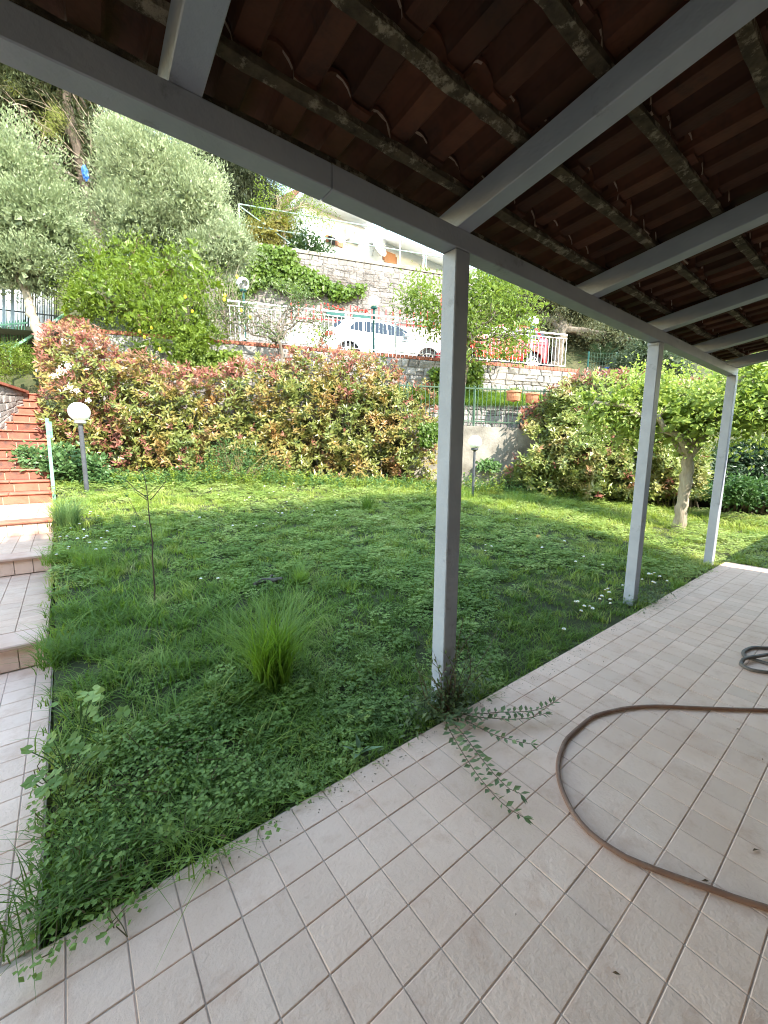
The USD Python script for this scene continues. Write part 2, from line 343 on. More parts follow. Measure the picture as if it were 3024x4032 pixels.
REDFLOWER = mat('red_flower', (0.6, 0.02, 0.02), (0.7, 0.06, 0.04), 20, 0.6)
DRYLEAF = mat('dry_leaf', (0.10, 0.06, 0.035), (0.16, 0.10, 0.055), 20, 0.8)

G_GRASS = leafmat('grass_blades', [(0, (0.055, 0.115, 0.016)), (0.45, (0.115, 0.20, 0.030)), (0.75, (0.20, 0.30, 0.055)), (1, (0.38, 0.38, 0.14))], 0.35, 0.5, 0.3)
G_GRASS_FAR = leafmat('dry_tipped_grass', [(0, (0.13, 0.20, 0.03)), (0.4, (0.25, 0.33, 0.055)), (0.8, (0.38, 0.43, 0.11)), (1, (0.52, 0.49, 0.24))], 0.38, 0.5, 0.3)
G_GRASS_PALE = leafmat('grass_pale', [(0, (0.12, 0.20, 0.06)), (0.6, (0.20, 0.29, 0.10)), (1, (0.34, 0.36, 0.17))], 0.35, 0.5, 0.3)
G_CLOVER = leafmat('clover', [(0, (0.085, 0.155, 0.032)), (0.5, (0.16, 0.255, 0.06)), (1, (0.30, 0.40, 0.12))], 0.3, 0.5, 0.3)
G_WEED = leafmat('weed_leaf', [(0, (0.055, 0.12, 0.035)), (0.7, (0.09, 0.17, 0.05)), (1, (0.13, 0.22, 0.07))], 0.3, 0.5, 0.3)
G_RUNNER = leafmat('runner_leaf', [(0, (0.10, 0.14, 0.06)), (0.8, (0.15, 0.20, 0.09)), (1, (0.22, 0.23, 0.08))], 0.25, 0.55, 0.3)
G_PHOT = leafmat('photinia_leaf', [(0, (0.035, 0.06, 0.02)), (0.30, (0.085, 0.12, 0.032)), (0.54, (0.17, 0.19, 0.045)), (0.68, (0.24, 0.18, 0.05)), (0.82, (0.29, 0.13, 0.05)), (1, (0.30, 0.085, 0.05))], 0.22, 0.35, 0.5)
G_PHOT_RED = leafmat('photinia_young_leaf', [(0, (0.17, 0.11, 0.05)), (0.4, (0.24, 0.115, 0.07)), (0.75, (0.28, 0.105, 0.08)), (1, (0.26, 0.17, 0.085))], 0.25, 0.35, 0.5)
G_PHOT_GREEN = leafmat('photinia_old_leaf', [(0, (0.05, 0.085, 0.025)), (0.45, (0.11, 0.155, 0.038)), (0.8, (0.20, 0.235, 0.06)), (0.93, (0.26, 0.235, 0.08)), (1, (0.27, 0.14, 0.07))], 0.22, 0.35, 0.5)
G_OLIVE = leafmat('olive_leaf', [(0, (0.10, 0.13, 0.055)), (0.5, (0.18, 0.225, 0.11)), (1, (0.33, 0.37, 0.23))], 0.2, 0.5, 0.4, tint=1.1)
G_OLIVE_DARK = leafmat('olive_leaf_brown', [(0, (0.075, 0.085, 0.045)), (0.6, (0.12, 0.13, 0.065)), (1, (0.18, 0.16, 0.08))], 0.2, 0.5, 0.4, tint=1.1)
G_CITRUS = leafmat('citrus_leaf', [(0, (0.065, 0.11, 0.016)), (0.5, (0.145, 0.21, 0.028)), (1, (0.28, 0.33, 0.05))], 0.35, 0.4, 0.4)
G_LEMON = leafmat('lemon_leaf', [(0, (0.04, 0.07, 0.02)), (0.6, (0.08, 0.12, 0.035)), (1, (0.14, 0.18, 0.06))], 0.25, 0.4, 0.4)
G_IVY = leafmat('ivy_leaf', [(0, (0.065, 0.12, 0.018)), (0.5, (0.115, 0.18, 0.028)), (1, (0.19, 0.25, 0.04))], 0.35, 0.45, 0.35)
G_BRIGHT = leafmat('bright_tree_leaf', [(0, (0.11, 0.17, 0.032)), (0.5, (0.22, 0.30, 0.06)), (1, (0.38, 0.44, 0.14))], 0.38, 0.45, 0.35)
G_PINE = leafmat('pine_needles', [(0, (0.018, 0.030, 0.012)), (0.6, (0.035, 0.05, 0.02)), (1, (0.08, 0.085, 0.04))], 0.1, 0.6, 0.2)
G_PINE_NEW = leafmat('pine_new_needles', [(0, (0.14, 0.18, 0.04)), (1, (0.24, 0.26, 0.07))], 0.2, 0.6, 0.2)
G_SHRUB = leafmat('grey_green_shrub', [(0, (0.05, 0.07, 0.035)), (0.6, (0.09, 0.12, 0.06)), (1, (0.18, 0.20, 0.11))], 0.25, 0.45, 0.4)
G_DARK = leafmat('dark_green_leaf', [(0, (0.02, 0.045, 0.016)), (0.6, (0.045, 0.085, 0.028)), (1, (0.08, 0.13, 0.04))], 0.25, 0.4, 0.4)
G_PALM = leafmat('palm_leaf', [(0, (0.015, 0.035, 0.014)), (1, (0.04, 0.07, 0.03))], 0.15, 0.4, 0.4)

# ================================================================== GROUND
def hill(U, W):
    z = np.full(U.shape, -0.45)
    t = np.clip((W-17.9)/0.5, 0, 1); z = z+t*(8.7+0.45+0.02*np.clip(W-18, 0, 400)-0.05*np.clip(U, -40, 40))
    q = CAM[:2]+U[..., None]*RH[:2]+W[..., None]*FH[:2]
    return np.dstack([q[..., 0], q[..., 1], z])
us = np.r_[np.linspace(-600, -30, 12), np.linspace(-25, 40, 27), np.linspace(50, 600, 12)]
ws = np.r_[np.linspace(-600, -20, 12), np.linspace(-15, 17.85, 12), 17.9, 18.4, np.linspace(19, 40, 10), np.linspace(60, 900, 12)]
setting('ground', grid_mesh(hill, us, ws), EARTH, True)
LX, LY = np.linspace(-0.80, 19, 100), np.r_[0.74, np.linspace(0.8, 14, 66)]
setting('lawn', grid_mesh(lambda X, Y: np.dstack([X, Y, lawn_z(X, Y)]), LX, LY), SOIL, True)

setting('lawn', grid_mesh(lambda X, Y: np.dstack([X, Y, lawn_z(X, Y)-0.004]), np.linspace(6.722, 30, 60), np.linspace(-3.3, 0.76, 12)), SOIL, True)

# ---- patio: grout bed, tiles one by one
T = 0.152
patio = setting('patio', join([box((-3.6, -3.2, -0.35), (6.72, 0.745, -0.004)), box((-3.6, 0.7452, -0.35), (-0.825, 2.92, -0.0045))]), GROUT)
def tile(x0, y0, x1, y1, z=0.0, g=0.0019, rng=None, th=0.012):
    dz = 0 if rng is None else rng.normal()*0.0006
    return cbox((x0+g, y0+g, z-th), (x1-g, y1-g, z+dz), 0.0022)
def proj_size(c):
    d = np.asarray(c)-CAM; w = d@CF
    if w < 0.15: return 0
    x, y = d@CR/w*FPX/1512, d@CU/w*FPX/2016
    return 1/w**2*(abs(d[2])/np.linalg.norm(d)) if abs(x) < 1.06 and abs(y) < 1.05 else 0
rt = np.random.default_rng(3)
cells = []
for i in range(-24, 45):
    for j in range(-21, 5):
        x0, y0 = i*T, j*T
        if x0+T > 6.70 or x0 < -3.5 or (x0+T*0.5 < -0.83 and False): continue
        cells.append((x0, y0, x0+T, min(y0+T, 0.742)))
for i in range(-20, -5):
    for j in range(5, 19):
        x1 = min(i*T+T, -0.83); cells.append((i*T+0.0, j*T, x1, j*T+T)) if x1-i*T > 0.03 else None
cells.sort(key=lambda c: -proj_size(((c[0]+c[2])/2, (c[1]+c[3])/2, 0)))
for c in cells[:300]:
    setting('tile', tile(*c, rng=rt), PORCH_TILE, parent=patio)
rest = join([tile(*c, rng=rt) for c in cells[300:]])
q = setting('tile', rest, PORCH_TILE_I, parent=patio); data(stage.GetPrimAtPath(q), kind='stuff')

# ---- path steps at the left
S1, S2, S3, S0 = (2.90, 0.19), (4.93, 0.385), (6.36, 0.57), 8.62
PX0, PX1 = -3.4, -0.84
path = setting('path', join([box((PX0, S1[0]+0.014, -0.35), (PX1-0.01, S2[0]+0.03, S1[1]-0.034)), box((PX0, S2[0]+0.032, -0.35), (PX1-0.01, S3[0]+0.03, S2[1]-0.034)),
                             box((PX0, S3[0]+0.032, -0.35), (PX1-0.01, S0, S3[1]-0.034)),
                             ]), GROUT)
for (y0, z), y1, col in ((S1, S2[0]+0.015, 0), (S2, S3[0]+0.015, 0), (S3, S0, 1)):
    setting('step_edge', join([cbox((x, y0-0.03, z-0.034), (min(x+0.62, PX1), y0+0.25, z), 0.008) for x in np.arange(PX1-0.62*4, PX1-0.05, 0.622)]),
            COTTO if col else mat('pink_step_slab', (0.44, 0.27, 0.205), (0.54, 0.38, 0.31), 3, 0.6, 0.2, 50), parent=path)
    y = y0+0.254
    while y < y1-0.02:
        for k in range(14):
            x1 = PX1-k*T-(0.04 if k else 0); x0 = PX1-(k+1)*T-0.04
            if x0 < -2.3: break
            setting('tile', tile(x0, y, x1, min(y+T, y1), z, rng=rt, th=0.033), STEP_TILE, parent=path)
        y += T
    zb = z-0.19
    for k in range(14):
        x1 = PX1-0.012-k*T*1.0; x0 = x1-T
        if x0 < -2.4: break
        setting('riser_tile', cbox((x0+0.003, y0, zb+0.004), (x1-0.003, y0+0.013, z-0.035), 0.002), PORCH_TILE, parent=path)

# ---- brick stair climbing beside the hedge
ST = Thing('brick_staircase', 'red clay staircase of twelve steps climbing left of the hedge', 'staircase', (-1.6, S0, 0.57))
RISE, TREAD, NST = 0.19, 0.362, 12
SX0, SX1 = -3.2, -0.86
core = []
for n in range(NST):
    core.append(box((SX0, S0+TREAD*n+0.006, 0.57+RISE*n-(0.6 if n else 0.5)), (SX1, S0+TREAD*(n+1)+0.004, 0.57+RISE*(n+1)-0.037)))
ST.part('core', join(core), MORTAR)
for n in range(NST):
    y, z = S0+TREAD*n, 0.57+RISE*(n+1)
    x, kk = SX1, 0
    while x > SX0+0.1:
        wdt = 0.335 if (n % 2 == 0 or kk) else 0.2
        x0 = max(x-wdt, SX0)
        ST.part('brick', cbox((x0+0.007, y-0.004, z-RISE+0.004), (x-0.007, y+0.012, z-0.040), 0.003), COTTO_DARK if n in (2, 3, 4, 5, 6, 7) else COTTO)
        x = x0; kk += 1
    x = SX1+0.01
    for kk in range(4):
        ST.part('tread', cbox((x-0.60+0.004, y-0.035, z-0.036), (x, y+TREAD-0.002, z), 0.010), COTTO); x -= 0.60

# ================================================================== STONE WALLS
def stone_cells(L, H, size, seed, aspect=1.6, jit=0.55):
    """Irregular stones filling a wall L x H (shapely polygons)."""
    rng = np.random.default_rng(seed); nr = max(2, int(round(H/size))); e = np.cumsum(np.r_[0, rng.uniform(0.65, 1.35, nr)]); e = e/e[-1]*H; out = []
    wav = lambda x, k: 0 if k in (0, nr) else 0.22*size*(meshkit.noise(np.array([x/(size*2.2), k*5.3, seed]), 2)-0.5)*2
    for k in range(nr):
        x = -rng.uniform(0, size); tl0 = rng.normal()*0.05*size
        while x < L:
            w = size*aspect*rng.uniform(0.45, 1.5); x2 = x+w; tl = rng.normal()*0.12*size; hh = e[k+1]-e[k]
            parts = [(0, 1)] if (rng.random() > 0.16 or hh < 0.8*size) else [(0, 0.5), (0.5, 1)]
            for (p0, p1) in parts:
                q = []
                for (a, t) in ((0, p0), (0.35, p0), (0.7, p0), (1, p0), (1, (p0+p1)/2), (1, p1), (0.6, p1), (0.3, p1), (0, p1), (0, (p0+p1)/2)):
                    xx = (x+tl0*(2*t-1))*(1-a)+(x2+tl*(2*t-1))*a; yb, yt = e[k]+wav(xx, k), e[k+1]+wav(xx, k+1); q.append((xx+rng.normal()*0.02*size, yb+(yt-yb)*t+rng.normal()*0.015*size))
                p = Polygon(q).buffer(0).intersection(sbox(0, 0, L, H))
                if p.is_empty or p.geom_type != 'Polygon': continue
                g = p.buffer(-0.045*size).buffer(0.03*size, join_style=1, quad_segs=1).simplify(0.012)
                if g.geom_type == 'Polygon' and not g.is_empty and g.area > 0.1*size*size: out.append(g)
            x = x2; tl0 = tl
    return out
def stone_mesh(g, rng, depth):
    o = np.array(g.exterior.coords)[:-1]
    if Polygon(o).exterior.is_ccw is False: o = o[::-1]
    c = o.mean(0); n = len(o); i = c+(o-c)*rng.uniform(0.72, 0.85, (n, 1)); d0 = depth*rng.uniform(0.45, 0.75, n); d1 = depth*rng.uniform(0.85, 1.25, n)
    v = np.vstack([np.c_[o, -0.03*np.ones(n)], np.c_[o, d0], np.c_[i, d1], [[*c, depth*rng.uniform(1.0, 1.3)]]]); f = []
    for k in range(n):
        m = (k+1) % n
        f += [[k, m, n+m], [k, n+m, n+k], [n+k, n+m, 2*n+m], [n+k, 2*n+m, 2*n+k], [2*n+k, 2*n+m, 3*n]]
    return v, np.array(f)
class Wall:
    """A wall standing on the line A to B (plan), bottom zA..zB, top tA..tB; local a along, h up from the sloping bottom."""
    def __init__(s, A, B, bot, top, thick):
        s.A, s.B = np.asarray(A, float)[:2], np.asarray(B, float)[:2]; d = s.B-s.A; s.L = np.linalg.norm(d); s.d = d/s.L
        s.n = np.array([s.d[1], -s.d[0]])                       # towards the viewer
        if (CAM[:2]-s.A)@s.n < 0: s.n = -s.n
        s.bot, s.top, s.th = bot, top, thick
    def P(s, a, h, out):                                        # h in 0..1 between bottom and top
        a, h, out = np.broadcast_arrays(*[np.asarray(q, float) for q in (a, h, out)])
        xy = s.A+a[..., None]*s.d+out[..., None]*s.n; t = a/s.L
        zb = s.bot[0]+(s.bot[1]-s.bot[0])*t; zt = s.top[0]+(s.top[1]-s.top[0])*t
        return np.concatenate([xy, (zb+(zt-zb)*h)[..., None]], -1)
    def body(s):
        c = [(0, 0), (s.L, 0), (s.L, 1), (0, 1)]
        v = np.vstack([[s.P(a, h, 0) for a, h in c], [s.P(a, h, -s.th) for a, h in c]])
        return v, np.array([[0,1,2],[0,2,3],[5,4,7],[5,7,6],[4,0,3],[4,3,7],[1,5,6],[1,6,2],[3,2,6],[3,6,7],[4,5,1],[4,1,0]])
    def stones(s, thing, size, seed, depth=0.04, cut=300, skip=None, aspect=1.6, mats=None):
        mats = mats or (STONE, STONE_I); H = max(s.top[0]-s.bot[0], s.top[1]-s.bot[1]); rng = np.random.default_rng(seed+1); ms = []
        for g in stone_cells(s.L, H, size, seed, aspect):
            v, f = stone_mesh(g, rng, depth); w = s.P(v[:, 0], v[:, 1]/H, v[:, 2])
            if s.n@np.array([s.d[1], -s.d[0]]) < 0: f = f[:, ::-1]
            ms.append((proj_size(w.mean(0)*[1, 1, 1])*g.area*(1 if skip is None or not skip(w.mean(0)) else 0.01), (w, f)))
        ms.sort(key=lambda t: -t[0])
        for _, m in ms[:cut]: thing.part('stone', m, mats[0])
        if ms[cut:]: thing.part('stone', join([m for _, m in ms[cut:]]), mats[1], kind='stuff')

RW = lambda u: 12.3+0.187*u                                   # the road edge line
def zroad(u): return 4.52-0.046*u                             # top of the brick coping along it (fitted below)
def rail_pt(x, y):                                            # point on the vertical plane of the railing
    d = ray(x, y); a, b = d@RH, d@FH; t = 12.3/(b-0.187*a); return CAM+d*t
def plane_pt(x, y, w0):
    d = ray(x, y); a, b = d@RH, d@FH; t = w0/(b-0.187*a); return CAM+d*t
zc0, zc1 = plane_pt(490, 735, 12.3), plane_pt(1265, 800, 12.3)
uc0, uc1 = to_uw(zc0)[0], to_uw(zc1)[0]
def zroad(u): return zc0[2]+(zc1[2]-zc0[2])*(u-uc0)/(uc1-uc0)
def rp(u, off=0.0, dz=0.0): return uw(u, RW(u)+off, zroad(u)+dz)

# concrete wall at the end of the lawn
WA, WB = at(880, 1000, 11.3), at(1340, 1000, 11.0)
ztop = at(1080, 925, 11.2)[2]
cw = Wall(WA, WB, (0.3, 0.3), (ztop+0.12, ztop-0.10), 0.25)
CW = Thing('concrete_garden_wall', 'low stained grey rendered wall behind the lawn, right of the first porch post', 'wall', cw.P(0, 0, 0))
CW.part('wall_face', cw.body(), CONCRETE)
# low stone band on top of it, set back
lw = Wall(at(860, 900, 11.75), at(1400, 900, 11.5), (1.6, 1.4), (at(900, 872, 11.7)[2], at(1300, 880, 11.5)[2]), 0.3)
LWT = Thing('low_stone_wall', 'low dry stone wall behind the green fence, under the grass terrace', 'wall', lw.P(0, 0, 0))
LWT.part('wall_core', lw.body(), STONE_JOINT); lw.stones(LWT, 0.17, 11, 0.05, 150)
# upper stone wall carrying the road, with a brick coping
UA, UB = -8.2, 6.1
rw = Wall(uw(UA, RW(UA)), uw(UB, RW(UB)), (2.2, 2.6), (zroad(UA)-0.10, zroad(UB)-0.10), 0.4)
RWT = Thing('road_retaining_wall', 'grey stone retaining wall with red brick coping below the white railing', 'wall', rw.P(0, 0, 0))
RWT.part('wall_core', rw.body(), STONE_JOINT)
rw.stones(RWT, 0.22, 12, 0.055, 300)
for k, u in enumerate(np.arange(UA+0.03, UB-0.03, 0.118)):
    a = rp(u+0.004, -0.05, -0.1); b = rp(u+0.108, -0.05, -0.1); c = rp(u+0.108, 0.27, -0.1); d = rp(u+0.004, 0.27, -0.1)
    RWT.part('coping_brick', hull([*(p+[0, 0, 0.004] for p in (a, b, c, d)), *(p+[0, 0, 0.088] for p in (a, b, c, d)), *(p*0.96+np.mean([a, b, c, d], 0)*0.04+[0, 0, 0.1] for p in (a, b, c, d))]), COTTO)
# road
setting('road', grid_mesh(lambda U, O: np.dstack([*(CAM[:2]+U[..., None]*RH[:2]+(RW(U)+O)[..., None]*FH[:2]).transpose(2, 0, 1), zroad(U)-0.10-0.0*O]), np.linspace(-14, 20, 35), np.linspace(0.28, 4.3, 5)), ASPHALT, True)
# terrace soil between the walls
def terr(U, V):
    a = lw.A+(lw.B-lw.A)*U[..., None]; b = uw(-3, RW(-3))[:2]*(1-U[..., None])+uw(6.5, RW(6.5))[:2]*U[..., None]
    q = a*(1-V[..., None])+b*V[..., None]
    z0 = lw.top[0]+(lw.top[1]-lw.top[0])*U-0.03
    return np.dstack([q[..., 0], q[..., 1], z0+V*0.55])
TERR = grid_mesh(terr, np.linspace(0, 1, 20), np.linspace(0, 1.0, 6))
setting('grass_terrace', TERR, EARTH, True)
# bank under the left trees
def bank(U, W):
    q = CAM[:2]+U[..., None]*RH[:2]+W[..., None]*FH[:2]
    z = np.interp(W, [8.6, 10.2, 11.4, 12.0, 13.5, 16, 18.5], [0.9, 1.9, 3.3, 3.9, 5.0, 7.0, 9.4])
    z = z+0.15*(meshkit.fbm(np.dstack([U, W, 0*U])*0.7, 3, 9)-0.5)
    return np.dstack([q[..., 0], q[..., 1], z])
setting('earth_bank', grid_mesh(bank, np.linspace(-22, -8.3, 16), np.linspace(8.6, 18.6, 22)), EARTH, True)
def bank_mid(U, W):
    q = CAM[:2]+U[..., None]*RH[:2]+W[..., None]*FH[:2]; t = np.clip((W-11.2)/0.9, 0, 1)
    return np.dstack([q[..., 0], q[..., 1], (1-t)*(lawn_z(q[..., 0], q[..., 1])-0.03)+t*2.75])
setting('earth_bank', grid_mesh(bank_mid, np.linspace(-8.3, 0.55, 16), np.linspace(9.6, 12.2, 10)), EARTH, True)
def bank_right(U, W):
    q = CAM[:2]+U[..., None]*RH[:2]+W[..., None]*FH[:2]
    return np.dstack([q[..., 0], q[..., 1], np.interp(W, [10.2, 11.5, 13.4, 15.5, 18.5], [0.45, 1.5, 3.4, 4.6, 8.5])])
setting('earth_bank', grid_mesh(bank_right, np.linspace(6.2, 30, 16), np.linspace(10.2, 18.5, 12)), EARTH, True)

# tall stone wall across the road
TW0 = 17.6
def tallp(x, y): return plane_pt(x, y, TW0)
tA, tB = tallp(440, 515), tallp(1330, 652)
tw = Wall(tA, tB, (4.2, 4.0), (tA[2], tB[2]), 0.5)
TWT = Thing('tall_stone_wall', 'tall pale stone retaining wall with dry creeper stems across the road', 'wall', tw.P(0, 0, 0))
STONE_PALE = mat('pale_wall_stone', (0.155, 0.142, 0.136), (0.25, 0.23, 0.22), 5, 0.9, 0.8, 30, rnd=0.18)
TWT.part('wall_core', tw.body(), mat('pale_wall_joint', (0.11, 0.10, 0.093), (0.17, 0.157, 0.147), 9, 0.95, 0.5, 40))
tw.stones(TWT, 0.20, 13, 0.022, 300, mats=(STONE_PALE, STONE_PALE), skip=lambda p: to_uw(p)[0] > 3.2)
TWT.part('wall_cap', join([hull([tw.P(a, 1, o)+[0, 0, dz] for a in (i*1.2, min(i*1.2+1.19, tw.L)) for o in (0.05, -0.5) for dz in (0.003, 0.12)]) for i in range(int(tw.L/1.2))]), CONCRETE)
# low white wall with planters and red pickets in front of it
W2 = 16.2
a2, b2 = plane_pt(620, 690, W2), plane_pt(1010, 716, W2)
w2 = Wall(a2, b2, (4.0, 3.9), (a2[2], b2[2]), 0.25)
PW = Thing('low_white_wall', 'low whitewashed wall along the far side of the road, behind the white car', 'wall', w2.P(0, 0, 0))
PW.part('wall_face', w2.body(), mat('pale_pink_wall', (0.34, 0.29, 0.265), (0.44, 0.39, 0.36), 3, 0.9, 0.3, 30))
PF = Thing('red_picket_fence', 'thin red iron pickets standing on the low wall behind the white car', 'fence', w2.P(0, 1, -0.1))
na = int(w2.L/0.27)
for i in range(na):
    a = 0.15+i*0.27; hgt = 0.62+0.06*math.sin(i*1.7)+(0.75 if i in (na-7, na-4) else 0)
    PF.part('picket', bar(w2.P(a, 1, -0.1)+[0, 0, 0.003], w2.P(a, 1, -0.1)+[0, 0, hgt], 0.03, 0.03), RED_IRON)
PF.part('rail', bar(w2.P(0.05, 1, -0.13)+[0, 0, 0.12], w2.P(w2.L-0.05, 1, -0.13)+[0, 0, 0.12], 0.02, 0.035), RED_IRON)

# ================================================================== PORCH
BY0, BY1, BZ0, BZ1 = 0.85, 0.95, 2.55, 2.646
SL = 0.164
def zr(Y, off=0.0): return BZ1+SL*(BY0-Y)+off                # underside of the rafters
POR = Thing('porch', 'open porch of grey painted steel posts, beam and rafters under a clay tile roof', 'porch', (1.089, 0.9, 0))
for i, (px, py) in enumerate(((-1.70, 0.9), (1.087, 0.90), (3.872, 0.905), (6.477, 0.885))):
    if i == 2: POR.part('post_cap', cbox((px-0.062, py-0.052, BZ0-0.03), (px+0.062, py+0.056, BZ0-0.002), 0.004), PAINT)
    POR.part('post', cbox((px-0.054, py-0.05, -0.06), (px+0.054, py+0.05, BZ0-0.001), 0.005), PAINT)
bm = [(-3.2, 0.30), (0.30, 6.56)]
for k, (x0, x1) in enumerate(bm):
    POR.part('beam', cbox((x0+(0.003 if k else 0), BY0, BZ0), (x1, BY1, BZ1), 0.004), PAINT)
for i, rx in enumerate((-1.62, -0.237, 1.086, 2.52, 3.875, 5.18, 6.48)):
    hw = 0.052; pts = []
    for Y in (1.02, -3.3):
        for sx in (-1, 1):
            for dz in (0.001, 0.121):
                pts.append((rx+sx*(hw-0.004), Y, zr(Y, dz))); pts.append((rx+sx*hw, Y, zr(Y, dz+(0.004 if dz < 0.05 else -0.004))))
    POR.part('rafter', hull(pts), PAINT)
BAT = [1.03, 0.815, 0.49, 0.155, -0.18, -0.515, -0.85, -1.18, -1.51, -1.84, -2.17, -2.5, -2.83]
rb = np.random.default_rng(8)
for i, Y in enumerate(BAT):
    xs = np.arange(-3.0, 6.62, 0.06); P = []
    wdt, hgt = (0.046, 0.030) if i else (0.04, 0.04)
    ring = [(-.5, 0), (.5, 0), (.5, 1), (-.5, 1)]; nn = len(xs)
    for kx, x in enumerate(xs):
        for (a, b) in ring:
            nz = meshkit.noise(np.array([x*15, a*3+i*7.1, b*4]), 3)-0.5; ny = 0.35*(meshkit.noise(np.array([x*3, i*3.3, 9.0]), 4)-0.5)+0.45*(meshkit.noise(np.array([x*17, a*3+i*3.3, b*4+9]), 4)-0.5)
            yy = Y+a*wdt+0.02*ny; P.append((x, yy, zr(yy, 0.122)+b*hgt+(0.012*nz+0.006 if b == 0 else 0)))
    f = []
    for kx in range(nn-1):
        for j in range(4):
            a0, a1 = kx*4+j, kx*4+(j+1) % 4; f += [[a0, a1, a1+4], [a0, a1+4, a0+4]]
    f += [[0, 2, 1], [0, 3, 2], [nn*4-4, nn*4-3, nn*4-2], [nn*4-4, nn*4-2, nn*4-1]]
    POR.part('batten', (np.array(P), np.array(f)), OLDWOOD)
# roof tiles, one by one: a barrel and a flat pan each
TP = 0.215
def tile_profile():
    pts = []
    for t in np.linspace(0, np.pi, 9): pts.append((0.065-0.065*math.cos(t), 0.068*math.sin(t)))
    pts += [(0.150, -0.004), (0.215, -0.004), (0.228, 0.010)]
    return np.array(pts)
TPROF = tile_profile()
def roof_tile(x, y_low, y_high, rng):
    n = len(TPROF); v = []
    for Y, lift in ((y_low, 0.030), (y_high, 0.004)):
        for th in (0, 0.013):
            for px, pz in TPROF:
                v.append((x+px+rng.normal()*0.0008, Y, zr(Y, 0.157)+lift+pz+th))
    v = np.array(v); ya = rng.normal()*0.02; v[:, 0] += (v[:, 1]-v[:, 1].mean())*ya; v[:, 1] += rng.normal()*0.012; v[:, 2] += rng.normal()*0.003
    f = []
    for i in range(n-1):
        f += [[i, i+1, 2*n+i+1], [i, 2*n+i+1, 2*n+i], [n+i, 3*n+i+1, n+i+1], [n+i, 3*n+i, 3*n+i+1], [i, n+i+1, i+1], [i, n+i, n+i+1], [2*n+i, 2*n+i+1, 3*n+i+1], [2*n+i, 3*n+i+1, 3*n+i]]
    f += [[0, 2*n, 3*n], [0, 3*n, n], [n-1, 2*n-1, 4*n-1], [n-1, 4*n-1, 3*n-1]]
    return v, np.array(f)
rr = np.random.default_rng(21); tl = []
for k in range(len(BAT)-1):
    yl = 1.17 if k == 0 else BAT[k]+0.055; yh = BAT[k+1]-0.035
    for i in range(45):
        x = -3.02+i*TP; tl.append(roof_tile(x, yl, yh, rr))
tl.sort(key=lambda m: -(proj_size(m[0].mean(0)) if m[0][:, 1].mean() > -1.0 else 0))
for m in tl[:300]: POR.part('roof_tile', m, CLAY)
rims = []
rp2 = np.random.default_rng(22)
for m in tl[:300]:
    n = len(TPROF); v = m[0][2*n:]; i0 = rp2.integers(0, 7); i1 = i0+rp2.integers(2, 6); i1 = min(i1, n-1); q = np.vstack([v[i0:i1+1], v[n+i0:n+i1+1]])+[0, 0.0025, -0.001]; k = i1-i0+1
    q2 = q+[0, 0.006, -0.004]; vv = np.vstack([q[:k], q2[:k]+rp2.normal(size=(k, 3))*0.002, q[k:]+[0, 0.004, 0]])
    rims.append((vv, np.array([[j, j+1, k+j+1] for j in range(k-1)]+[[j, k+j+1, k+j] for j in range(k-1)]+[[k+j, k+j+1, 2*k+j+1] for j in range(k-1)]+[[k+j, 2*k+j+1, 2*k+j] for j in range(k-1)])))
POR.part('mortar_crumbs', join(rims), mat('pale_mortar', (0.22, 0.15, 0.115), (0.34, 0.27, 0.22), 30, 0.95), kind='stuff')
POR.part('roof_tile', join(tl[300:]), mat('clay_roof_tile_rest', (0.070, 0.021, 0.010), (0.135, 0.042, 0.019), 9, 0.85, 0.3, 70, rnd=0.25, island=True), kind='stuff')

# the house the porch leans on (behind the viewer); its roof line shades the lawn
HS = Thing('house', 'brown rendered house behind the porch that shades the lawn', 'house', (0, -3.2, 0))
HS.part('wall', join([box((-14, -9.5, -0.3), (6.75, -3.32, 7.95)), box((6.755, -9.5, -0.3), (16, -2.6, 2.5))]), mat('brown_house_wall', (0.16, 0.125, 0.09), (0.20, 0.16, 0.115), 3, 0.9, 0.2, 30))
HS.part('roof', join([hull([(-14.2, -2.62, 7.955), (6.88, -2.62, 7.955), (-14.2, -2.62, 8.1), (6.88, -2.62, 8.1), (-14.2, -9.9, 7.955), (6.88, -9.9, 7.955), (-14.2, -6.5, 8.9), (6.88, -6.5, 8.9)]),
                      hull([(6.90, -2.1, 2.505), (16.4, -2.1, 2.505), (6.90, -2.1, 2.62), (16.4, -2.1, 2.62), (6.90, -9.9, 2.505), (16.4, -9.9, 2.505), (6.90, -6.4, 3.4), (16.4, -6.4, 3.4)])]), CLAY)
for k in range(97):                                          # barrel ends of the eave
    x = -14.1+0.2165*k
    HS.part('eave_tile', tube([(x, -2.72, 8.10), (x, -2.3, 8.19)], 0.085, 8), CLAY)

# ================================================================== WHITE RAILING ALONG THE ROAD
WR = Thing('white_railing', 'white iron railing with thin upright bars along the raised road', 'railing', rp(0, 0.1))
NB = 0.118; us_ = np.arange(-4.2, 5.72, NB); H1 = 1.04
for i, u in enumerate(us_):
    if i % 12 == 2:
        WR.part('post', bar(rp(u, 0.1, 0.003), rp(u, 0.1, H1+0.02), 0.045, 0.045, 0.004, (1, 0, 0)), WHITE_IRON)
    else:
        WR.part('baluster', bar(rp(u, 0.1, 0.09), rp(u, 0.1, H1-0.12), 0.013, 0.013, 0, (1, 0, 0)), WHITE_IRON)
for dz, hh in ((0.09, 0.022), (H1-0.12, 0.022), (H1, 0.04)):
    WR.part('rail', bar(rp(-4.25, 0.099, dz), rp(5.72, 0.101, dz), 0.036, hh), WHITE_IRON)

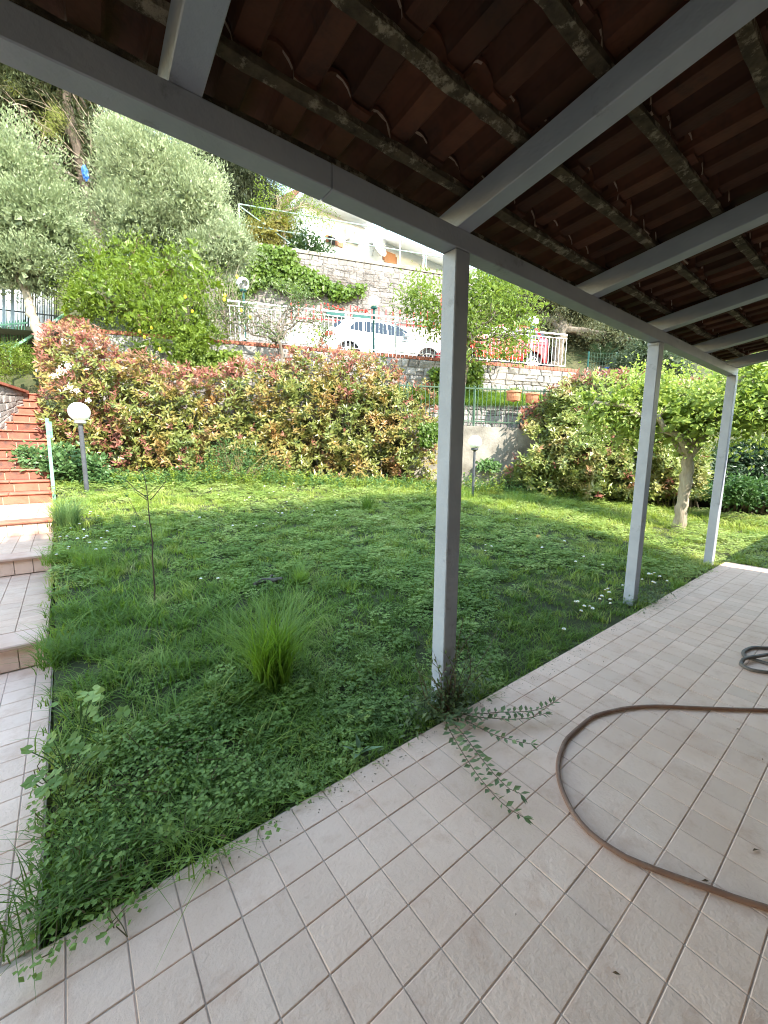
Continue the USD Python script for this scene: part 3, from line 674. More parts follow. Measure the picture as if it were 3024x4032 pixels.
# green fence on the concrete wall
GF = Thing('green_fence', 'slim green iron fence standing on the grey garden wall', 'fence', cw.P(0, 1, -0.1))
def on_cw(px, py):
    d = ray(px, py); n = np.array([cw.n[0], cw.n[1], 0]); A = np.array([*cw.A, 0])-0.1*n
    return CAM+d*(((A-CAM)@n)/(d@n))
g_ab = lambda px: (on_cw(px, 900)[:2]-cw.A)@cw.d
a_l, a_r = g_ab(862), g_ab(1330)
zt_ = lambda a: on_cw(1024, 839)[2]+(on_cw(1172, 845)[2]-on_cw(1024, 839)[2])*(a-g_ab(1024))/(g_ab(1172)-g_ab(1024))
zb_ = lambda a: zt_(a)-(on_cw(1024, 839)[2]-on_cw(1024, 910)[2])
def gfp(a, z): q = cw.A+cw.d*a-0.1*cw.n; return np.array([q[0], q[1], z])
for k, a in enumerate(np.arange(a_l, a_r, 0.118)):
    GF.part('bar', bar(gfp(a, zb_(a)-0.12), gfp(a, zt_(a)+0.09), 0.013, 0.013, 0, (1, 0, 0)), GREEN_IRON)
for px in (878, 1024, 1172, 1318):
    a = g_ab(px); GF.part('post', bar(gfp(a, cw.P(a, 1, -0.1)[2]+0.003), gfp(a, zt_(a)+0.06), 0.04, 0.04, 0.004, (1, 0, 0)), GREEN_IRON)
for z_ in (zt_, zb_):
    GF.part('rail', bar(gfp(a_l, z_(a_l)), gfp(a_r, z_(a_r)), 0.03, 0.03), GREEN_IRON)
# two terracotta wall pots hung on the green fence
def wall_pot(px, py, lab, r=0.19):
    c = on_cw(px, py); n3 = np.array([cw.n[0], cw.n[1], 0]); ang = math.atan2(cw.d[1], cw.d[0]); c = c+n3*0.03
    t = Thing('hanging_pot', lab, 'flower pot', c, 'terracotta pots on the green fence', rotz=ang)
    K = 24; v = []; prof = [(0.16, -0.24), (0.55, -0.2), (0.8, -0.1), (0.93, 0.0), (1.06, 0.002), (1.06, 0.045), (0.94, 0.045), (0.90, 0.0), (0.7, -0.08)]
    f = []
    sgn = 1 if (np.array([-math.sin(ang), math.cos(ang)])@cw.n) > 0 else -1
    for (rr_, z) in prof:
        for j in range(K+1):
            a = np.pi*j/K; w_ = 1.0+(0.035*(j % 2) if z < 0 and z > -0.22 else 0)
            v.append((r*rr_*w_*math.cos(a), sgn*r*rr_*w_*math.sin(a), z))
    for i in range(len(prof)-1):
        for j in range(K): q = i*(K+1)+j; f += [[q, q+1, q+K+2], [q, q+K+2, q+K+1]]
    t.part('pot', (np.array(v), np.array(f)), TERRACOTTA, local=True)
    t.part('back_plate', box((-r*0.95, -sgn*0.0-0.006, -0.2), (r*0.95, 0.004, 0.04)), TERRACOTTA, local=True)
    t.part('soil', extrude(Polygon([(r*0.88*math.cos(a), sgn*r*0.88*math.sin(a)) for a in np.linspace(0, np.pi, 14)]).buffer(0), 0.012), EARTH, local=True)
    return t, sgn, r
tp1, sg, r_ = wall_pot(1109, 849, 'wide shallow terracotta half pot hung on the green fence, left of its twin')
tp2, sg, r_ = wall_pot(1149, 854, 'deeper terracotta half pot hung on the green fence beside the post', 0.175)
rg = np.random.default_rng(50)
P = rg.normal(size=(60, 3))*[0.08, 0.03, 0.03]+[0, sg*0.08, 0.07]; tp1.part('pot_plant', leaves(P, rdir(rg, 60)+[0, 0, .5], rdir(rg, 60), 0.05, 0.03), G_CITRUS, local=True, kind='stuff')

# ================================================================== CARS
def car(name, label, base, fdir, pitch, L, W, side, roofw, wheels, wr, paint, glass_polys, belts, seed=0):
    t = Thing(name, label, 'car', base)
    f3 = np.array([fdir[0]*math.cos(pitch), fdir[1]*math.cos(pitch), math.sin(pitch)]); l3 = np.array([-fdir[1], fdir[0], 0.0]); u3 = np.cross(f3, l3)
    X = lambda m: (lambda v, f: (np.asarray(base)+v[:, :1]*f3+v[:, 1:2]*l3+v[:, 2:]*u3, f))(*arr(m))
    CSx = lambda q: manifold3d.CrossSection([q[0] if Polygon(q[0]).exterior.is_ccw else q[0][::-1]])
    def solid(off):
        sp = Polygon(side).buffer(0.10).buffer(-0.10).buffer(off, join_style=1)
        m1 = manifold3d.Manifold.extrude(CSx([np.array(sp.exterior.coords)[:-1]]), W*1.4).translate([0, 0, -W*0.7]).rotate([90, 0, 0])   # x,z -> xz plane
        H = max(z for _, z in side)
        fp = Polygon([(-W/2+0.05, 0.1), (W/2-0.05, 0.1), (W/2, 0.45), (W/2, 0.75), (W/2-0.03, belts), (roofw/2, H-0.06), (roofw/2-0.15, H+0.02), (-roofw/2+0.15, H+0.02), (-roofw/2, H-0.06), (-W/2+0.03, belts), (-W/2, 0.75), (-W/2, 0.45)]).buffer(0.06).buffer(-0.06).buffer(off)
        m2 = manifold3d.Manifold.extrude(CSx([np.array(fp.exterior.coords)[:-1]]), L*1.2).rotate([90, 0, 90]).translate([-L*0.1, 0, 0])
        pp = sbox(-0.01, -W/2, L+0.01, W/2).buffer(-0.38).buffer(0.38).buffer(off)
        m3 = manifold3d.Manifold.extrude(CSx([np.array(pp.exterior.coords)[:-1]]), 3).translate([0, 0, -0.5])
        return m1 ^ m2 ^ m3
    body = solid(0.0); sk = solid(0.008)
    for wx in wheels:
        body = body-manifold3d.Manifold.cylinder(W*2, wr+0.055, wr+0.055, 40).translate([0, 0, -W]).rotate([90, 0, 0]).translate([wx, 0, wr])
    t.part('body', X(body), paint, smooth=25)
    trim = sk ^ manifold3d.Manifold.cube([L, W*2, 0.16]).translate([0, -W, 0.16])
    for wx in wheels:
        trim = trim-manifold3d.Manifold.cylinder(W*2, wr+0.05, wr+0.05, 40).translate([0, 0, -W]).rotate([90, 0, 0]).translate([wx, 0, wr])
    t.part('sill_trim', X(trim), PLASTIC, smooth=25)
    for nm, poly, ax, mt in glass_polys:
        c = Polygon(poly)
        if ax == 'y':
            cut = manifold3d.Manifold.extrude(CSx([np.array(c.buffer(-0.01).exterior.coords)[:-1]]), W).rotate([90, 0, 0])   # right side, y<0
            g = (sk-solid(0.001)) ^ cut
        else:
            cut = manifold3d.Manifold.extrude(CSx([np.array(c.exterior.coords)[:-1]]), W*0.9).translate([0, 0, -W*0.45]).rotate([90, 0, 0])
            g = (sk-solid(0.001)) ^ cut
        if not g.is_empty(): t.part(nm, X(g), mt, smooth=25)
    for wx in wheels:
        for sy in (-1, 1):
            c = np.array([wx, sy*(W/2-0.13), wr])
            ty = lathe([(wr*0.66, -0.1), (wr*0.93, -0.1), (wr, -0.06), (wr, 0.06), (wr*0.93, 0.1), (wr*0.66, 0.1)], 28); v = ty[0][:, [0, 2, 1]]
            p = t.part('wheel', X((v+c, ty[1])), TYRE, smooth=30)
            sp = [lathe([(wr*0.66, -0.02), (wr*0.66, 0.095), (wr*0.60, 0.095), (wr*0.58, 0.03)], 28), lathe([(0.0, 0.085), (wr*0.14, 0.085), (wr*0.16, 0.05)], 16), lathe([(0, 0.0), (wr*0.6, 0.0)], 20)]
            ms = [(q[0][:, [0, 2, 1]]*[1, sy, 1]+c, q[1]) for q in sp[:2]]
            for k in range(10):
                a = 2*np.pi*k/10; d = np.array([math.cos(a), 0, math.sin(a)]); ms.append(bar(c+d*wr*0.12+[0, sy*0.07, 0], c+d*wr*0.62+[0, sy*0.08, 0], 0.03 if k % 2 else 0.022, 0.045, 0, (0, 1, 0)))
            t.part('rim', X(join(ms)), ALLOY, parent=p)
            t.part('hub_plate', X((sp[2][0][:, [0, 2, 1]]+c, sp[2][1])), PLASTIC, parent=p)
    return t, X
rdirn = (RH+0.187*FH)[:2]; rdirn = rdirn/np.linalg.norm(rdirn)
slope = (zc1[2]-zc0[2])/((uc1-uc0)*math.hypot(1, 0.187)); pit = math.atan(slope)
def road_pt(px, py, off):
    q = plane_pt(px, py, 12.3+off); u, _ = to_uw(q); return rp(u, off, -0.1)
suv_side = [(0.06, 0.3), (0.0, 0.55), (0.02, 0.86), (0.12, 0.99), (0.52, 1.34), (0.80, 1.44), (1.3, 1.50), (1.9, 1.48), (2.35, 1.38), (3.02, 1.02), (3.68, 0.92), (4.1, 0.78), (4.26, 0.58), (4.25, 0.34), (4.05, 0.2), (0.25, 0.2)]
b0 = road_pt(740, 756, 1.45)-0.82*np.array([*rdirn, math.tan(pit)])
sv, XS = car('parked_suv', 'white compact SUV parked behind the white railing on the raised road', b0+0.9*np.array([*FH[:2], 0]), rdirn, pit, 4.28, 1.82, suv_side, 1.36, (0.83, 3.46), 0.335, CAR_WHITE,
    [('rear_side_window', [(0.78, 1.10), (1.30, 1.05), (1.30, 1.40), (1.05, 1.37)], 'y', CAR_GLASS), ('door_window', [(1.33, 1.05), (2.09, 1.01), (2.04, 1.41), (1.33, 1.41)], 'y', CAR_GLASS),
     ('door_window', [(2.12, 1.01), (2.86, 0.98), (2.38, 1.32), (2.07, 1.40)], 'y', CAR_GLASS),
     ('windscreen', [(2.40, 1.40), (3.06, 1.04), (3.0, 0.98), (2.3, 1.32)], 'x', CAR_GLASS), ('rear_window', [(0.14, 1.05), (0.30, 1.0), (0.62, 1.30), (0.50, 1.38)], 'x', CAR_GLASS),
     ('tail_light', [(-0.02, 0.78), (0.42, 0.86), (0.36, 0.98), (0.05, 0.97)], 'y', TAIL), ('head_light', [(3.72, 0.80), (4.2, 0.70), (4.14, 0.83), (3.72, 0.93)], 'y', CLEAR)], 0.97)
for (x0, x1) in ((1.62, 1.84), (2.56, 2.78)):
    sv.part('door_handle', XS(cbox((x0, -0.925, 0.85), (x1, -0.895, 0.875), 0.004)), CAR_WHITE)
sv.part('wing_mirror', XS(cbox((2.62, -1.04, 0.97), (2.78, -0.87, 1.08), 0.03)), CAR_WHITE)
for x in (1.305, 2.10):
    sv.part('door_gap', XS(box((x-0.004, -0.9125, 0.36), (x+0.004, -0.908, 0.74))), PLASTIC)
mini_side = [(0.05, 0.28), (0.0, 0.5), (0.03, 0.85), (0.12, 1.0), (0.42, 1.38), (0.8, 1.47), (1.5, 1.46), (1.95, 1.36), (2.55, 0.98), (3.1, 0.90), (3.45, 0.72), (3.56, 0.5), (3.54, 0.28), (3.35, 0.19), (0.2, 0.19)]
b1 = road_pt(1128, 795, 1.2)+0.55*np.array([*rdirn, math.tan(pit)])
rc, XR = car('parked_hatchback', 'small red hatchback parked behind the railing, half hidden by the leafy tree', b1, -rdirn, -pit, 3.56, 1.62, mini_side, 1.2, (0.62, 2.92), 0.29, CAR_RED,
    [('door_window', [(1.15, 1.0), (2.35, 0.96), (1.93, 1.29), (1.15, 1.36)], 'y', CAR_GLASS), ('rear_side_window', [(0.42, 1.02), (1.08, 1.0), (1.08, 1.36), (0.6, 1.33)], 'y', CAR_GLASS),
     ('windscreen', [(1.95, 1.39), (2.58, 1.0), (2.5, 0.95), (1.9, 1.3)], 'x', CAR_GLASS), ('rear_window', [(0.14, 1.02), (0.26, 1.0), (0.48, 1.33), (0.38, 1.4)], 'x', CAR_GLASS)], 0.95)
for s_, (x, dx) in zip((1, 1), ((0, 0), (0, 0))): pass
# the hatchback shows its left side: glass there too
lg = lambda poly, nm: rc.part(nm, XR((lambda v, f: (v*[1, -1, 1], f[:, ::-1]))(*arr(extrude(Polygon(poly), 0.012)) if False else (np.array([[p[0], -0.70-0.10*max(0, (1.36-p[1])/0.4), p[1]] for p in poly]+[[p[0], -0.685-0.10*max(0, (1.36-p[1])/0.4), p[1]] for p in poly]), np.array([[0, 1, 2], [0, 2, 3], [4, 6, 5], [4, 7, 6]])))), CAR_GLASS)
lg([(1.15, 1.0), (2.35, 0.96), (1.93, 1.29), (1.15, 1.36)], 'door_window'); lg([(0.42, 1.02), (1.08, 1.0), (1.08, 1.36), (0.6, 1.33)], 'rear_side_window')

# planters behind the cars
for lab, (p0, p1) in (('long dark green planter on the low wall, at the left end above the car boot', ((705, 677), (745, 683))), ('long dark green planter on the low wall above the roof of the white car', ((762, 684), (800, 690)))):
    A, B = plane_pt(*p0, 15.9), plane_pt(*p1, 15.9)
    t = Thing('planter', lab, 'planter', A, 'planters on the low wall')
    t.part('trough', bar(A, B, 0.2, 0.2, 0.01), GREEN_POLE)
    n = 130; P = A+(B-A)*rg.random((n, 1))+rg.normal(size=(n, 3))*0.06+[0, 0, 0.16]
    t.part('foliage', leaves(P, rdir(rg, n)+[0, 0, .4], rdir(rg, n), 0.06, 0.04), G_SHRUB, kind='stuff')
    P = A+(B-A)*rg.random((14, 1))+rg.normal(size=(14, 3))*0.05+[0, 0, 0.25]
    t.part('blossom', join([ball(p, 0.03, 1) for p in P]), REDFLOWER, kind='stuff')

# ================================================================== LAMPS
def lamp(base, top_z, r, lab, pole_mat, pr=0.03, group='white globe garden lamps', broken=False):
    t = Thing('globe_lamp', lab, 'lamp', base, group)
    h = top_z-base[2]
    t.part('pole', tube([base-[0, 0, 0.05], base+[0, 0, h-2*r-0.02]], pr, 12), pole_mat, smooth=30)
    t.part('collar', lathe([(pr+0.004, -0.02), (r*0.52, 0.0), (r*0.55, 0.03), (r*0.45, 0.05)], 20, base+[0, 0, h-2*r-0.03]), pole_mat if not pr > 0.034 else GREY, smooth=30)
    g = trimesh.creation.icosphere(4, r); v = g.vertices*1.0; f = g.faces
    c = base+[0, 0, h-r]
    if broken:
        hole = unit(-FH*0.9+RH*0.7+np.array([0, 0, -0.1])); hole2 = unit(-FH+RH*0.1+[0, 0, -.7])
        fc = v[f].mean(1)/r; keep = (fc@hole < 0.86) & (fc@hole2 < 0.90); f = f[keep]
        t.part('globe', (v+c, f), GLOBE, smooth=True)
        t.part('bulb', ball(c-[0, 0, 0.02], (0.05, 0.05, 0.08), 2), GREY, smooth=True)
    else:
        t.part('globe', (v+c, f), GLOBE, smooth=True)
    return t
bl = on_lawn(188, 1062); tl_ = at(180, 869, to_uw(bl)[1])[2]
lamp(bl, tl_, 0.165, 'garden lamp with white globe beside the brick stairs, before the hedge', LAMP_POLE, 0.036)
br = on_lawn(1021, 1076); tr_ = at(1025, 940, to_uw(br)[1])[2]
lamp(br, tr_, 0.152, 'garden lamp with dirty white globe in front of the grey rendered wall', LAMP_POLE, 0.028)
def rlamp(px, ptop, r, lab, broken=False):
    q = rail_pt(px, 760); u, _ = to_uw(q); b = rp(u, 0.18, 0.0); lamp(b, at(px, ptop, to_uw(b)[1])[2], r, lab, GREEN_POLE, 0.032, 'white globe lamps along the railing', broken)
rlamp(807, 638, 0.165, 'globe lamp on a dark green pole in front of the white car')
rlamp(1152, 683, 0.165, 'globe lamp on a dark green pole above the red car')
rlamp(526, 599, 0.165, 'broken globe lamp among the lemon branches at the left end of the railing', True)

# ================================================================== HOUSE ACROSS THE ROAD
HY = 17.4
hq = lambda px, py: on_y(px, py, HY)
WHs = Thing('white_house', 'overexposed white house with tiled eave above the tall stone wall', 'house', hq(700, 560))
xl, xr = hq(655, 500)[0], hq(655, 500)[0]+40
ze = hq(745, 476)[2]
WHs.part('wall', box((xl, HY, 8.6), (xr, HY+8, ze)), WHITE)
WHs.part('fascia', cbox((xl-0.2, HY-0.75, ze+0.004), (hq(790, 495)[0], HY+8, ze+0.32), 0.01), WHITE)
WHs.part('gutter', tube([(xl-0.2, HY-0.82, ze+0.10), (hq(800, 500)[0], HY-0.82, ze+0.10)], 0.06, 8), WHITE, smooth=30)
rh = np.random.default_rng(77)
for k in range(34):
    x = xl-0.1+k*0.24
    if x > hq(783, 490)[0]: break
    a = np.linspace(0, np.pi, 7); sec = [(x+0.1+0.1*math.cos(q), 0.08*math.sin(q)) for q in a]
    v = [(sx, HY-0.95+rh.normal()*0.01, ze+0.33+sz) for sx, sz in sec]+[(sx, HY+3.0, ze+1.3+sz) for sx, sz in sec]
    WHs.part('roof_tile', (np.array(v), np.array([[i, i+1, i+8] for i in range(6)]+[[i, i+8, i+7] for i in range(6)])), mat('rooftop_clay', (0.38, 0.14, 0.09), (0.45, 0.2, 0.13), 6, 0.9))
WHs.part('roof', hull([(xl-0.2, HY-0.9, ze+0.322), (hq(783, 490)[0], HY-0.9, ze+0.322), (xl-0.2, HY+3, ze+1.29), (hq(783, 490)[0], HY+3, ze+1.29), (xl-0.2, HY+3, ze+0.4), (hq(783, 490)[0], HY+3, ze+0.4)]), mat('rooftop_clay'    , (0.38, 0.14, 0.09)))
def hbox(x0, y0, x1, y1, d0, d1, ch=0.0):
    a, b = hq(x0, y0), hq(x1, y1); zc = sorted((a[2], b[2])); lo, hi = (a[0], HY-d1, zc[0]), (b[0], HY-d0, zc[1])
    return cbox(lo, hi, ch) if ch else box(lo, hi)
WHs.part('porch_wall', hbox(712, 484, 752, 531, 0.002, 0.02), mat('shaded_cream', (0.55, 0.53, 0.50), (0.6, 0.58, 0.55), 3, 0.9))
w_ = WHs.part('window', hbox(703, 507, 740, 536, 0.02, 0.06), SHUTTER); WHs.part('pane', hbox(708, 510, 722, 532, 0.061, 0.07), DARK, parent=w_)
w_ = WHs.part('window', hbox(826, 545, 856, 572, 0.01, 0.05), SHUTTER)
for k in range(4): WHs.part('slat', hbox(829, 548+k*6, 853, 551+k*6, 0.051, 0.07), mat('shutter_light', (0.45, 0.2, 0.1), (0.5, 0.24, 0.13), 5, 0.6), parent=w_)
a0, a1 = hq(826, 512), hq(975, 566)
WHs.part('awning', hull([(a0[0]-0.3, HY-0.02, ze-0.15), (a0[0]+9, HY-0.02, ze-0.15), (a0[0]-0.3, HY-0.02, ze-0.28), (a0[0]+9, HY-0.02, ze-0.28), (a0[0]-0.3, HY-1.3, ze-0.55), (a0[0]+9, HY-1.3, ze-0.55)]), WHITE)
for k in range(5):
    x = a0[0]+0.2+k*1.6; WHs.part('awning_post', bar((x, HY-1.2, 8.7), (x, HY-1.2, ze-0.52), 0.05, 0.05), WHITE)
def ac(x0, y0, x1, y1, lab):
    a, b = hq(x0, y0), hq(x1, y1); c = np.array([(a[0]+b[0])/2, HY-0.2, (a[2]+b[2])/2]); t = Thing('air_conditioner', lab, 'air conditioner', c, 'outdoor units on the white house')
    t.part('case', cbox(c-[0.40, 0.16, 0.28], c+[0.40, 0.16, 0.28], 0.015), WHITE)
    fan = [(lambda q: (q[0][:, [0, 2, 1]]*[1, -1, 1]+c+[-0.1, -0.165, 0], q[1]))(lathe([(r0, 0), (r0+0.018, 0.008), (r0+0.036, 0)], 24)) for r0 in (0.06, 0.12, 0.18)]
    t.part('fan_guard', join(fan), GREY)
    t.part('fan', (lambda q: (q[0][:, [0, 2, 1]]+c+[-0.1, -0.162, 0], q[1]))(lathe([(0, 0), (0.2, 0)], 24)), mat('fan_dark', (0.12, 0.12, 0.12)))
    for sx in (-0.3, 0.3): t.part('bracket', bar(c+[sx, 0.19, -0.31], c+[sx, -0.14, -0.31], 0.03, 0.04), GREY)
ac(748, 498, 772, 524, 'white air conditioner outdoor unit under the tiled eave'); ac(801, 507, 820, 530, 'white air conditioner outdoor unit beside the awning')
def dish(px, py, r, lab, m):
    c = hq(px, py)+np.array([0, -0.45, 0]); t = Thing('satellite_dish', lab, 'satellite dish', c, 'satellite dishes on the white house')
    ax = unit(np.array([0.25, -0.9, 0.35])); s = unit(np.cross(ax, [0, 0, 1])); u = np.cross(s, ax)
    q = lathe([(0, 0), (r*0.4, 0.03*r), (r*0.75, 0.12*r), (r, 0.22*r), (r, 0.25*r), (r*0.7, 0.13*r), (0, 0.03*r)], 24); v = q[0]
    t.part('reflector', (c+v[:, :1]*s+v[:, 1:2]*u+v[:, 2:]*ax, q[1]), m, smooth=40)
    t.part('arm', tube([c-u*r*0.9, c-u*r*0.5+ax*r*0.9], 0.02, 6), GREY); t.part('mount', tube([c, c-ax*0.25, c+[0, 0.42, -0.25]], 0.03, 6), GREY)
dish(714, 517, 0.42, 'grey satellite dish in front of the brown window', GREY); dish(803, 541, 0.55, 'large white satellite dish below the second air conditioner', WHITE)
# green railing on top of the tall wall
TR = Thing('wall_top_railing', 'thin grey-green pipe railing on top of the tall stone wall', 'railing', tw.P(0, 1, -0.25))
zt0 = lambda a: tw.P(a, 1, -0.25)
aR = float((tallp(517, 530)[:2]-tw.A)@tw.d)
a_s = [a for a in np.arange(aR, tw.L, 2.45)]
for a in a_s: TR.part('post', tube([zt0(a)+[0, 0, 0.1], zt0(a)+[0, 0, 1.5]], 0.028, 6), mat('grey_green_pipe', (0.20, 0.30, 0.29), (0.3, 0.38, 0.37), 9, 0.5))
for dz in (0.8, 1.5): TR.part('rail', tube([zt0(aR)+[0, 0, dz], zt0(tw.L-0.1)+[0, 0, dz]], 0.024, 6), mat('grey_green_pipe', (0.20, 0.30, 0.29)))
TR.part('brace', tube([zt0(aR)+[0, 0, 1.45], zt0(aR+2.4)+[0, 0, 0.12]], 0.022, 6), mat('grey_green_pipe', (0.20, 0.30, 0.29)))

# ================================================================== TREES
def blob_pts(rng, blobs, n):
    c = np.array([at(b[0], b[1], b[2]) for b in blobs]); r = np.array([[b[3]*b[2]/877*1.0, b[4]*b[2]/877, (b[5] if len(b) > 5 else (b[3]+b[4])/2)*b[2]/877] for b in blobs])
    wgt = (r[:, 0]*r[:, 1]); k = rng.choice(len(blobs), n, p=wgt/wgt.sum()); d = rdir(rng, n); rad = rng.uniform(0.25, 1.0, n)**0.5
    rad *= 0.72+0.56*meshkit.noise(d*2.3+k[:, None]*3.1, 7)
    q = d*rad[:, None]; P = c[k]+q[:, :1]*r[k, 0:1]*RH+q[:, 1:2]*r[k, 2:3]*FH+q[:, 2:]*r[k, 1:2]*np.array([0, 0, 1.0])
    return P, d, k
def crown(rng, blobs, nclump, per, cr, L, W, up=0.2, kind='fold', out=0.8, droop=0.0, inner=0):
    C, d, k = blob_pts(rng, blobs, nclump); n = nclump*per
    od = (d[:, :1]*RH+d[:, 1:2]*FH+d[:, 2:]*np.array([0, 0, 1.0]))
    g = rng.normal(size=(n, 3))*cr; P = np.repeat(C, per, 0)+g
    D = np.repeat(od, per, 0)*out+rdir(rng, n)*0.9+np.array([0, 0, up-droop]); N = np.array([0, 0, 1.0])+rdir(rng, n)*0.8
    L_ = L*rng.uniform(0.6, 1.2, n); W_ = W*rng.uniform(0.7, 1.2, n)
    m = leaves(P, D, N, L_, W_) if kind == 'fold' else slivers(P, D, N, L_, W_)
    if inner:                                                    # broad leaves deep inside close the crown
        Q, _, _ = blob_pts(rng, [(*b[:3], b[3]*0.62, b[4]*0.62) for b in blobs], inner); m = join([m, leaves(Q, rdir(rng, inner), rdir(rng, inner), 0.24, 0.15)])
    return m, C
def tree(name, label, trunk, r0, r1, blobs, leafm, barkm, seed, nclump=300, per=30, cr=0.18, L=0.08, W=0.03, limbs=7, kind='sliver', up=0.2, twigs=60, category='tree', group=None, droop=0.0, fork=None, limb_r=0.35, inner=None):
    rng = np.random.default_rng(seed); tp = np.array(trunk); t = Thing(name, label, category, tp[0], group)
    n = 14; path_ = spline(tp, n) if len(tp) > 2 else np.linspace(tp[0], tp[-1], n)
    path_ = path_+rng.normal(size=path_.shape)*r0*0.12
    t.part('trunk', tube(path_, np.linspace(r0, r1, n)*(1+0.08*rng.normal(size=n)), 10), barkm, smooth=50)
    (v, f), C = crown(rng, blobs, nclump, per, cr, L, W, up, kind, droop=droop, inner=nclump*3 if inner is None else inner)
    t.part('crown', (v, f), leafm, kind='stuff')
    cs = np.array([at(*b[:3]) for b in blobs]); top = path_[-1]; ends = []
    for i in range(limbs):
        e = cs[i % len(cs)]+rng.normal(size=3)*0.25; m = (top*0.5+e*0.5)+rng.normal(size=3)*0.12+[0, 0, 0.08]
        pl = spline(np.array([path_[-2], m, e]), 9)+np.r_[[[0, 0, 0]], rng.normal(size=(8, 3))*0.03]
        t.part('limb', tube(pl, np.linspace(r1*0.8, r1*limb_r*0.6+0.004, 9), 7), barkm, smooth=50); ends.append(pl)
    if twigs and ends:
        ms = []
        for i in range(twigs):
            pl = ends[i % len(ends)]; s0 = pl[rng.integers(3, len(pl))]; j = np.argmin(np.linalg.norm(C-s0, axis=1)+rng.uniform(0, 1.2, len(C))); e = C[j]
            ms.append(tube(spline(np.array([s0, (s0+e)/2+rng.normal(size=3)*0.06, e]), 5), np.linspace(0.012, 0.004, 5), 4))
        t.part('twigs', join(ms), barkm, kind='stuff')
    return t, C

# far left: dead-twigged pines and dark conifers
pine1, C1 = tree('pine_tree', 'dark pine with bare pale twigs at the far left, behind the olive trees', [at(212, 560, 17.0), at(196, 440, 17), at(172, 340, 17), at(150, 250, 17.2), at(140, 120, 17.4)], 0.24, 0.10,
     [(60, 250, 18, 130, 70), (200, 320, 18, 60, 60), (110, 330, 18.6, 120, 70), (20, 340, 18.2, 90, 70), (240, 420, 17.8, 45, 90), (260, 300, 17.6, 50, 40), (80, 130, 18, 160, 90), (170, 520, 18.2, 60, 60), (40, 470, 18.4, 90, 80), (110, 240, 18.6, 150, 90), (10, 180, 18.6, 120, 100), (230, 370, 18.4, 60, 70)], G_PINE, BARK_DARK, 101, 1000, 70, 0.26, 0.24, 0.035, 9, twigs=120, inner=9000)
rp_ = np.random.default_rng(102); ms = []
for i in range(150):
    s0 = at(rp_.uniform(20, 290), rp_.uniform(230, 470), rp_.uniform(16.6, 17.6)); ln = rp_.uniform(0.8, 3.0); dd = unit(-RH*rp_.uniform(0.5, 1.0)+np.array([0, 0, rp_.uniform(0.35, 0.8)])+rp_.normal(size=3)*0.15)
    if rp_.random() < 0.35: dd = unit(rdir(rp_, 1)[0]+[0, 0, 0.2]); ln *= 0.5
    pts = np.array([s0+dd*ln*q+rp_.normal(size=3)*0.05*ln*q for q in np.linspace(0, 1, 5)]); ms.append(tube(pts, np.linspace(0.022, 0.006, 5)*rp_.uniform(0.5, 1.2), 4))
pine1.part('bare_branches', join(ms), TWIG, kind='stuff')
rn = np.random.default_rng(5)
for (x, y) in ((122, 245), (130, 262), (105, 262), (92, 282), (115, 288), (30, 195)):
    c = at(x, y, 16.6); n = 160; pine1.part('needle_tuft', slivers(c+rn.normal(size=(n, 3))*0.13, rdir(rn, n)+[0, 0, .6], rdir(rn, n), 0.16, 0.012), G_PINE_NEW, kind='stuff')
tree('pine_tree', 'drooping dusky pine behind the second olive, left of the sky gap', [at(545, 560, 20), at(540, 480, 20), at(530, 380, 20)], 0.22, 0.1,
     [(520, 400, 19.5, 70, 70), (575, 430, 19.5, 45, 45), (480, 360, 19.8, 80, 60), (500, 460, 19.6, 60, 50), (440, 330, 20, 80, 50)], leafmat('dusky_needles', [(0, (0.02, 0.03, 0.014)), (0.6, (0.06, 0.07, 0.035)), (1, (0.13, 0.13, 0.07))], 0.15, 0.6, 0.2), BARK, 103, 700, 60, 0.2, 0.22, 0.022, 5, twigs=40, up=-0.8)
tree('pine_tree', 'dark conifer filling the gap behind the two olive trees', [at(300, 620, 19.5), at(300, 500, 19.5), at(300, 380, 19.5)], 0.2, 0.1,
     [(300, 470, 19, 140, 100), (420, 480, 19.2, 100, 90), (170, 480, 19.4, 100, 80), (560, 500, 19.0, 50, 40), (500, 540, 18.6, 60, 40)], G_PINE, BARK, 104, 800, 55, 0.28, 0.24, 0.04, 5, twigs=20)
# bag caught in the pine
bc = at(184, 374, 16.2); bp = trimesh.creation.icosphere(3, 1.0); bv = bp.vertices*[0.10, 0.10, 0.26]*(0.45+1.0*meshkit.fbm(bp.vertices*3.4, 3, 3))[:, None]
single('plastic_bag', (bv+bc, bp.faces), BLUE, 'crumpled blue plastic bag caught beside the pine trunk', 'bag', True)

